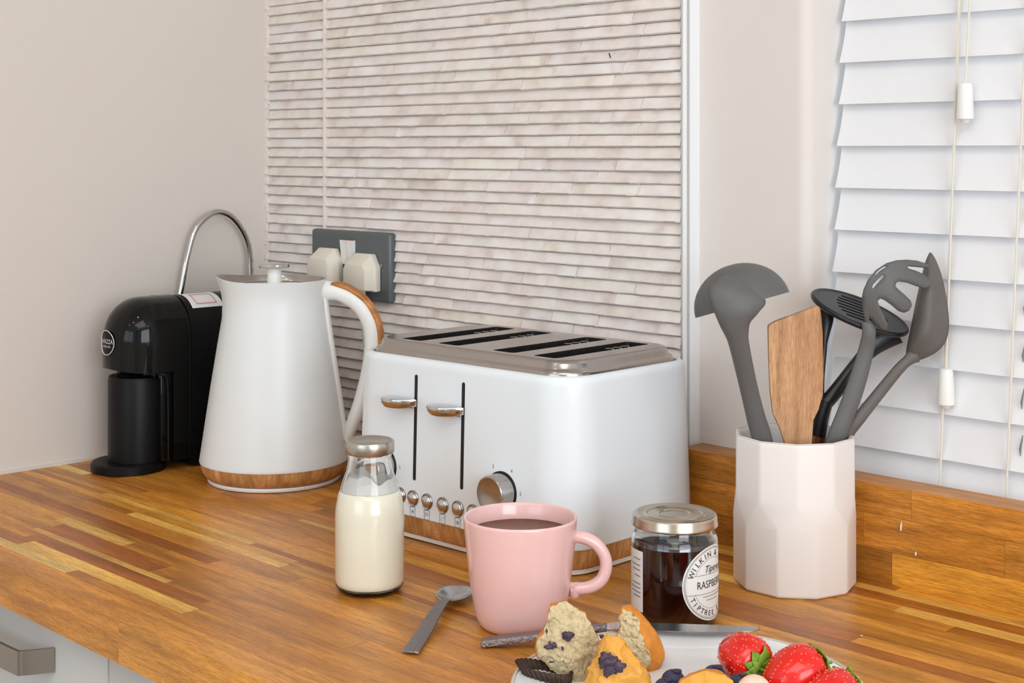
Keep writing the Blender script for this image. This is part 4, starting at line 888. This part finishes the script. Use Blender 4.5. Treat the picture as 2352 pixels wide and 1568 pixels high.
PLX, PLY, PLR = 1.0704, -0.3796, 0.126
k1, k2 = Vector((0.8715, -0.3955, CT)), Vector((1.0409, -0.2525, CT)); kd = k2 - k1; KL = kd.length
kn = thing('table_knife', 'steel table knife with hammered handle resting across the far rim of the plate', 'knife', k1, math.atan2(kd.y, kd.x))
def kz(x): return 0.0030 + 0.0165 * min(1, x / 0.108)
hk = [(x, w_) for x, w_ in ((0.0, 0.0060), (0.004, 0.0066), (0.04, 0.0062), (0.08, 0.0056), (0.100, 0.0048))]
MB().loft([[(x, -w_, kz(x) - 0.0026), (x, w_, kz(x) - 0.0026), (x, w_ * 0.9, kz(x) + 0.0026), (x, -w_ * 0.9, kz(x) + 0.0026)] for x, w_ in hk]).build('handle', M['steel_dark'], kn, bevel=0.0007)
bl = [(0.098, -0.0046, 0.0046), (0.112, -0.0085, 0.0056), (0.14, -0.0098, 0.0060), (0.17, -0.0098, 0.0062), (0.195, -0.0085, 0.0062), (0.212, -0.0040, 0.0058), (0.2205, 0.0020, 0.0046)]
bl = [(a, b, c) for a, b, c in spline(bl, 4)]
MB().loft([[(x, y0, kz(x)), (x, y1, kz(x) + 0.0004), (x, y1, kz(x) + 0.0016), (x, y0, kz(x) + 0.0008)] for x, y0, y1 in bl]).build('blade', M['steel'], kn, smooth=30)

# ------------------------------------------------------------------ plate
pl = thing('plate', 'white porcelain plate with pale grey rim holding muffin and berries', 'plate', (PLX, PLY, CT))
MB().lathe([(0.0001, 0.003), (0.060, 0.003), (0.068, 0.0), (0.074, 0.0012), (0.090, 0.0070), (0.112, 0.0128), (0.1238, 0.0150), (0.1232, 0.0162), (0.110, 0.0145), (0.088, 0.0090), (0.072, 0.0062), (0.0001, 0.0058)], 96, cap0=False, cap1=False).build('dish', M['plate'], pl, smooth=60)
MB().tube([(0.1248 * math.cos(2 * PI * j / 96), 0.1248 * math.sin(2 * PI * j / 96), 0.0158) for j in range(97)], 0.0016, 8, up=(0, 0, 1)).build('rim', M['plate_rim'], pl, smooth=60)

# food on the plate, each modelled in a frame turned to the viewer (a right, y away, h up)
def FP(px, py, z): return ((px - 1176) * z / 3400, 0.3966 - (py - 345) * z / 3400)
def food(name, label, cat, z, group=None):
    """origin: on the optical axis foot at depth z"""
    p = CAM + FWD * z; return thing(name, label, cat, (p.x, p.y, CT), FACE, group)
def chunk(poly, z, thick, seed, name, mats, parent, crumb_front=True, amp=0.0022, bulge=0.7, nx=120):
    """torn lump with the given outline: domed to the back, ragged torn face to the front"""
    pts = [Vector((*FP(px, py, z), 0)) for px, py in poly]; c = sum(pts, Vector()) / len(pts); n = nx
    lens = [0]; 
    for i in range(len(pts)): lens.append(lens[-1] + (pts[(i + 1) % len(pts)] - pts[i]).length)
    ring = []
    for k in range(n):
        d_ = lens[-1] * k / n; i = max(q for q in range(len(pts)) if lens[q] <= d_ + 1e-9); t = (d_ - lens[i]) / max(1e-9, lens[i + 1] - lens[i])
        ring.append(pts[i].lerp(pts[(i + 1) % len(pts)], t))
    rings = []; R = 20
    for k in range(1, R + 1):                      # front, centre -> edge
        s_ = k / R; rings.append([(c + (p - c) * s_, -thick * 0.35 * bulge * (1 - s_ ** 2.2)) for p in ring])
    for k in range(1, R):                          # back, edge -> centre
        s_ = math.cos(PI / 2 * k / R); rings.append([(c + (p - c) * (0.15 + 0.85 * s_), thick * math.sin(PI / 2 * k / R)) for p in ring])
    mb = MB(); out = []
    for rI_, r in enumerate(rings):
        o_ = []
        for p, y in r:
            q = Vector((p.x, y, p.y)); nv = noise.noise_vector((q + Vector((seed, 0, 0))) * 75) * amp * 1.3 + noise.noise_vector((q + Vector((seed, 2, 0))) * 200) * amp * 0.6 + noise.noise_vector((q + Vector((seed, 5, 0))) * 520) * (amp * 0.5 if rI_ < R and crumb_front else amp * 0.10) + (Vector((0, 1, 0)) * (amp * 1.6 * max(0, noise.noise((q + Vector((seed, 9, 0))) * 330) - 0.15)) if rI_ < R and crumb_front else Vector())
            q = q + nv; o_.append(q)
        out.append(o_)
    mb.loft(out)
    for fi in range(len(mb.f)):
        ri_ = fi // n
        mb.mi[fi] = 0 if (ri_ < R - 1 or fi == len(mb.f) - 2) else 1
    return mb.build(name, mats, parent, smooth=75)
def K2(x, y): return (1160 + x / 5.6, 1360 + y / 5.6)
mA = food('muffin_piece', 'torn muffin piece with crumb face and blueberries, standing left on the plate', 'muffin', 1.085, 'pieces of the torn muffin')
polyA = [K2(*p) for p in ((580, 180), (690, 150), (790, 115), (830, 160), (860, 200), (1000, 250), (1060, 300), (1100, 380), (1140, 450), (1160, 500), (1220, 620), (1190, 760), (1130, 930), (1060, 1130), (980, 1260), (820, 1240), (620, 1020), (480, 900), (400, 850), (410, 660), (480, 480), (530, 350))]
chunk(polyA, 1.085, 0.026, 3.1, 'crumb', [M['crumb'], M['crust']], mA)
for (x, y, r_x, sc) in ((795, 575, 0.0036, (1.1, 0.5, 0.9)), (590, 690, 0.0032, (1.2, 0.45, 0.8)), (560, 710, 0.0026, (1.2, 0.45, 0.7)), (535, 510, 0.0014, (0.7, 0.5, 1.4)), (740, 730, 0.0013, (0.6, 0.5, 1.5)), (600, 905, 0.0013, (1.2, 0.5, 0.6)), (1265, 580, 0.0020, (1.1, 0.5, 0.9))):
    a_, h_ = FP(*K2(x, y), 1.076); berry_blob(MB(), (a_, -0.0075, h_), r_x, sc, x).build('baked_blueberry', M['berry_cooked'], mA, smooth=80)
mB_ = food('muffin_piece', 'torn muffin piece with its orange crust to the right, beside the jam jar', 'muffin', 1.115, 'pieces of the torn muffin')
polyB = [K2(*p) for p in ((1520, 215), (1610, 195), (1680, 250), (1750, 290), (1830, 370), (1900, 470), (1960, 560), (2010, 650), (2045, 750), (2060, 850), (2030, 980), (1900, 1080), (1700, 1090), (1500, 1000), (1440, 800), (1440, 600), (1490, 480), (1480, 330))]
chunk(polyB, 1.115, 0.030, 8.4, 'crust', [M['crust'], M['crust']], mB_, crumb_front=False, bulge=1.4, amp=0.0014)
crumbB = [K2(*p) for p in ((1525, 235), (1600, 270), (1680, 350), (1720, 420), (1720, 520), (1770, 580), (1800, 660), (1850, 760), (1890, 860), (1880, 960), (1800, 1000), (1600, 950), (1470, 820), (1455, 600), (1500, 480), (1485, 330))]
o = chunk(crumbB, 1.100, 0.010, 5.2, 'crumb', [M['crumb'], M['crumb']], mB_, amp=0.0022); o.location = (0, -0.0135, 0)
mC = food('muffin_piece', 'golden muffin top with a burst blueberry, in front on the plate', 'muffin', 1.055, 'pieces of the torn muffin')
polyC = [K2(*p) for p in ((1330, 570), (1440, 550), (1530, 620), (1590, 740), (1650, 810), (1700, 900), (1790, 1000), (1860, 1120), (1880, 1260), (1700, 1420), (1400, 1460), (1150, 1420), (1010, 1280), (1060, 1080), (1140, 900), (1200, 780), (1240, 660))]
chunk(polyC, 1.055, 0.022, 1.7, 'crust', [M['crust2'], M['crust']], mC, crumb_front=False, bulge=1.5, amp=0.0030)
for x, y, r_x, sc in ((1330, 910, 0.0060, (0.95, 0.5, 1.1)), (1400, 960, 0.0052, (1.2, 0.5, 0.8)), (1345, 1010, 0.0040, (0.9, 0.5, 1.2))):
    a_, h_ = FP(*K2(x, y), 1.042); berry_blob(MB(), (a_, -0.0120, h_), r_x, sc, x).build('burst_blueberry', M['berry_cooked'], mC, smooth=80)
# pleated paper case under the left piece
pc = food('muffin_case', 'dark brown pleated muffin case at the left rim of the plate', 'muffin case', 1.075)
mb = MB(); ring = []; n = 60
a0, h0 = FP(1250, 1600, 1.075)
for zf, rr in ((0.0, 0.0150), (0.5, 0.0175), (1.0, 0.0205)):
    ring.append([(a0 + 0.004 + (rr + 0.0011 * (-1) ** j) * math.cos(2 * PI * j / n) - 0.004 * zf, 0.004 + (rr * 0.62 + 0.001 * (-1) ** j) * math.sin(2 * PI * j / n), 0.0085 + 0.0120 * zf + 0.004 * math.cos(2 * PI * j / n + PI) * zf) for j in range(n)])
mb.loft(ring, cap1=False); o = mb.build('pleated_paper', M['paper_brown'], pc, smooth=20)
md = o.modifiers.new('thickness', 'SOLIDIFY'); md.thickness = 0.0006
# golden piece at the front
mD = food('muffin_piece', 'rounded golden muffin piece at the very bottom of the photo between berries', 'muffin', 1.028, 'pieces of the torn muffin')
polyD = [(1562, 1566), (1585, 1550), (1625, 1540), (1660, 1546), (1684, 1562), (1700, 1600), (1680, 1640), (1620, 1650), (1560, 1630), (1548, 1596)]
chunk(polyD, 1.028, 0.018, 6.6, 'crust', [M['crust2'], M['crust']], mD, crumb_front=False, bulge=1.5, amp=0.0014)

def strawberry(px, py, z, ln, rad, axis, label):
    """axis: direction from calyx to tip, in viewer frame (right, away, up)"""
    a_, h_ = FP(px, py, z); t = food('strawberry', label, 'strawberry', z, 'strawberries on the plate')
    ax_ = Vector(axis).normalized(); q = Vector((0, 0, -1)).rotation_difference(ax_).to_matrix(); c = Vector((a_, 0, h_))
    prof = [(0.0005, 0.50), (0.35, 0.50), (0.70, 0.46), (0.92, 0.34), (1.0, 0.16), (0.96, -0.04), (0.80, -0.24), (0.56, -0.40), (0.30, -0.48), (0.02, -0.5)]
    pr = [(p.x, p.y) for p in spline([(a, b, 0) for a, b in prof], 3)]
    mb = MB(); seg = 32; rings = []
    rs = random.Random(px)
    for r, zz in pr:
        rings.append([c + q @ Vector((max(1e-4, r) * rad * math.cos(2 * PI * j / seg) * (1 + 0.04 * math.sin(2 * PI * j / seg * 3 + px)), max(1e-4, r) * rad * math.sin(2 * PI * j / seg), zz * ln)) for j in range(seg)])
    mb.loft(rings); mb.build('flesh', M['straw'], t, smooth=80)
    sd = MB(); base_me = []
    for i in range(3, len(pr) - 2):
        r, zz = pr[i]; nseg = max(4, int(13 * r))
        for j in range(nseg):
            an = 2 * PI * (j + 0.5 * (i % 2)) / nseg
            p = c + q @ Vector((r * rad * 1.0 * math.cos(an) * (1 + 0.04 * math.sin(an * 3 + px)), r * rad * math.sin(an), zz * ln)); sd.sphere(p, 0.00066, 6, 4)
    o = sd.build('seeds', M['seed'], t, smooth=80); o['kind'] = 'stuff'
    for k in range(8):
        an = 2 * PI * k / 8 + rs.uniform(-0.2, 0.2); L_ = rad * rs.uniform(0.75, 1.05); lf = MB(); vs = []
        for i in range(6):
            tt = i / 5; wv = rad * 0.26 * math.sin(PI * min(1, 0.12 + tt * 0.88)) ; rr = L_ * tt; up_ = 0.50 * ln + rad * (0.10 + 0.34 * tt * rs.uniform(0.5, 1.1) - 0.42 * tt * tt)
            for s_, e in ((-1, 0.0), (0, -0.07 * rad), (1, 0.0)):
                d1 = Vector((math.cos(an), math.sin(an), 0)); d2 = Vector((-math.sin(an), math.cos(an), 0)); v = d1 * rr + d2 * (wv * s_); v.z = up_ + e; vs.append(c + q @ v)
        o = lf.add(vs, [(i * 3 + j, i * 3 + j + 1, i * 3 + j + 4, i * 3 + j + 3) for i in range(5) for j in range(2)]).build('leaf', M['leaf'], t, smooth=60)
        md = o.modifiers.new('thickness', 'SOLIDIFY'); md.thickness = 0.0005
    MB().tube([c + q @ Vector((0, 0, 0.48 * ln)), c + q @ Vector((0.001, 0, 0.58 * ln)), c + q @ Vector((0.002, 0.001, 0.68 * ln))], [0.0016, 0.0012, 0.0012], 8).build('stalk', M['leaf'], t, smooth=60)
strawberry(1706, 1508, 1.085, 0.040, 0.0185, (-0.46, 0.87, 0.10), 'upright strawberry with its green calyx facing the viewer, nearest the knife')
strawberry(1822, 1552, 1.060, 0.046, 0.0195, (-0.90, -0.25, -0.28), 'large strawberry lying with its calyx pointing right towards the plate rim')
strawberry(1905, 1600, 1.035, 0.042, 0.0170, (-0.75, -0.6, -0.15), 'rightmost strawberry, mostly below the edge of the photo')
# cut strawberry half showing pale flesh
cs = food('strawberry_half', 'cut strawberry half with pale flesh in front of the strawberries', 'strawberry', 1.03)
a_, h_ = FP(1732, 1590, 1.03)
MB().sphere((a_, 0, h_), 0.0125, 24, 14, (1.0, 0.7, 1.0)).build('pale_flesh', M['cut_fruit'], cs, smooth=80)
def blueberry(px, py, z, r, label):
    a_, h_ = FP(px, py, z); t = food('blueberry', label, 'blueberry', z, 'blueberries on the plate')
    MB().sphere((a_, 0, h_), r, 20, 14, (1, 1, 0.9)).build('skin', M['berry'], t, smooth=80)
    cr = MB(); n = 10
    cr.loft([[(a_ + 0.3 * r + k * r * 0.36 * math.cos(2 * PI * j / n) * (1 + 0.25 * (j % 2)), -0.25 * r + k * r * 0.36 * math.sin(2 * PI * j / n), h_ + zz * r) for j in range(n)] for k, zz in ((1.0, 0.80), (1.05, 0.95), (0.7, 0.92), (0.5, 0.82))]); cr.build('crown', M['berry_cooked'], t)
blueberry(1546, 1562, 1.060, 0.0085, 'blueberry just right of the torn muffin crust')
blueberry(1640, 1552, 1.068, 0.0085, 'blueberry tucked beside the upright strawberry')
blueberry(1528, 1580, 1.050, 0.0080, 'dark blueberry under the muffin at the lower edge')
blueberry(1700, 1568, 1.045, 0.0072, 'small blueberry behind the cut strawberry half')
# breadcrumb on the worktop
tag(MB().sphere((0, 0, 0.0008), 0.0012, 8, 6, (1.2, 1, 0.7)).build('crumb', M['crumb'], None, smooth=80, loc=(1.070, -0.157, CT)), 'tiny pale crumb lying on the worktop behind the strawberries', 'crumb')
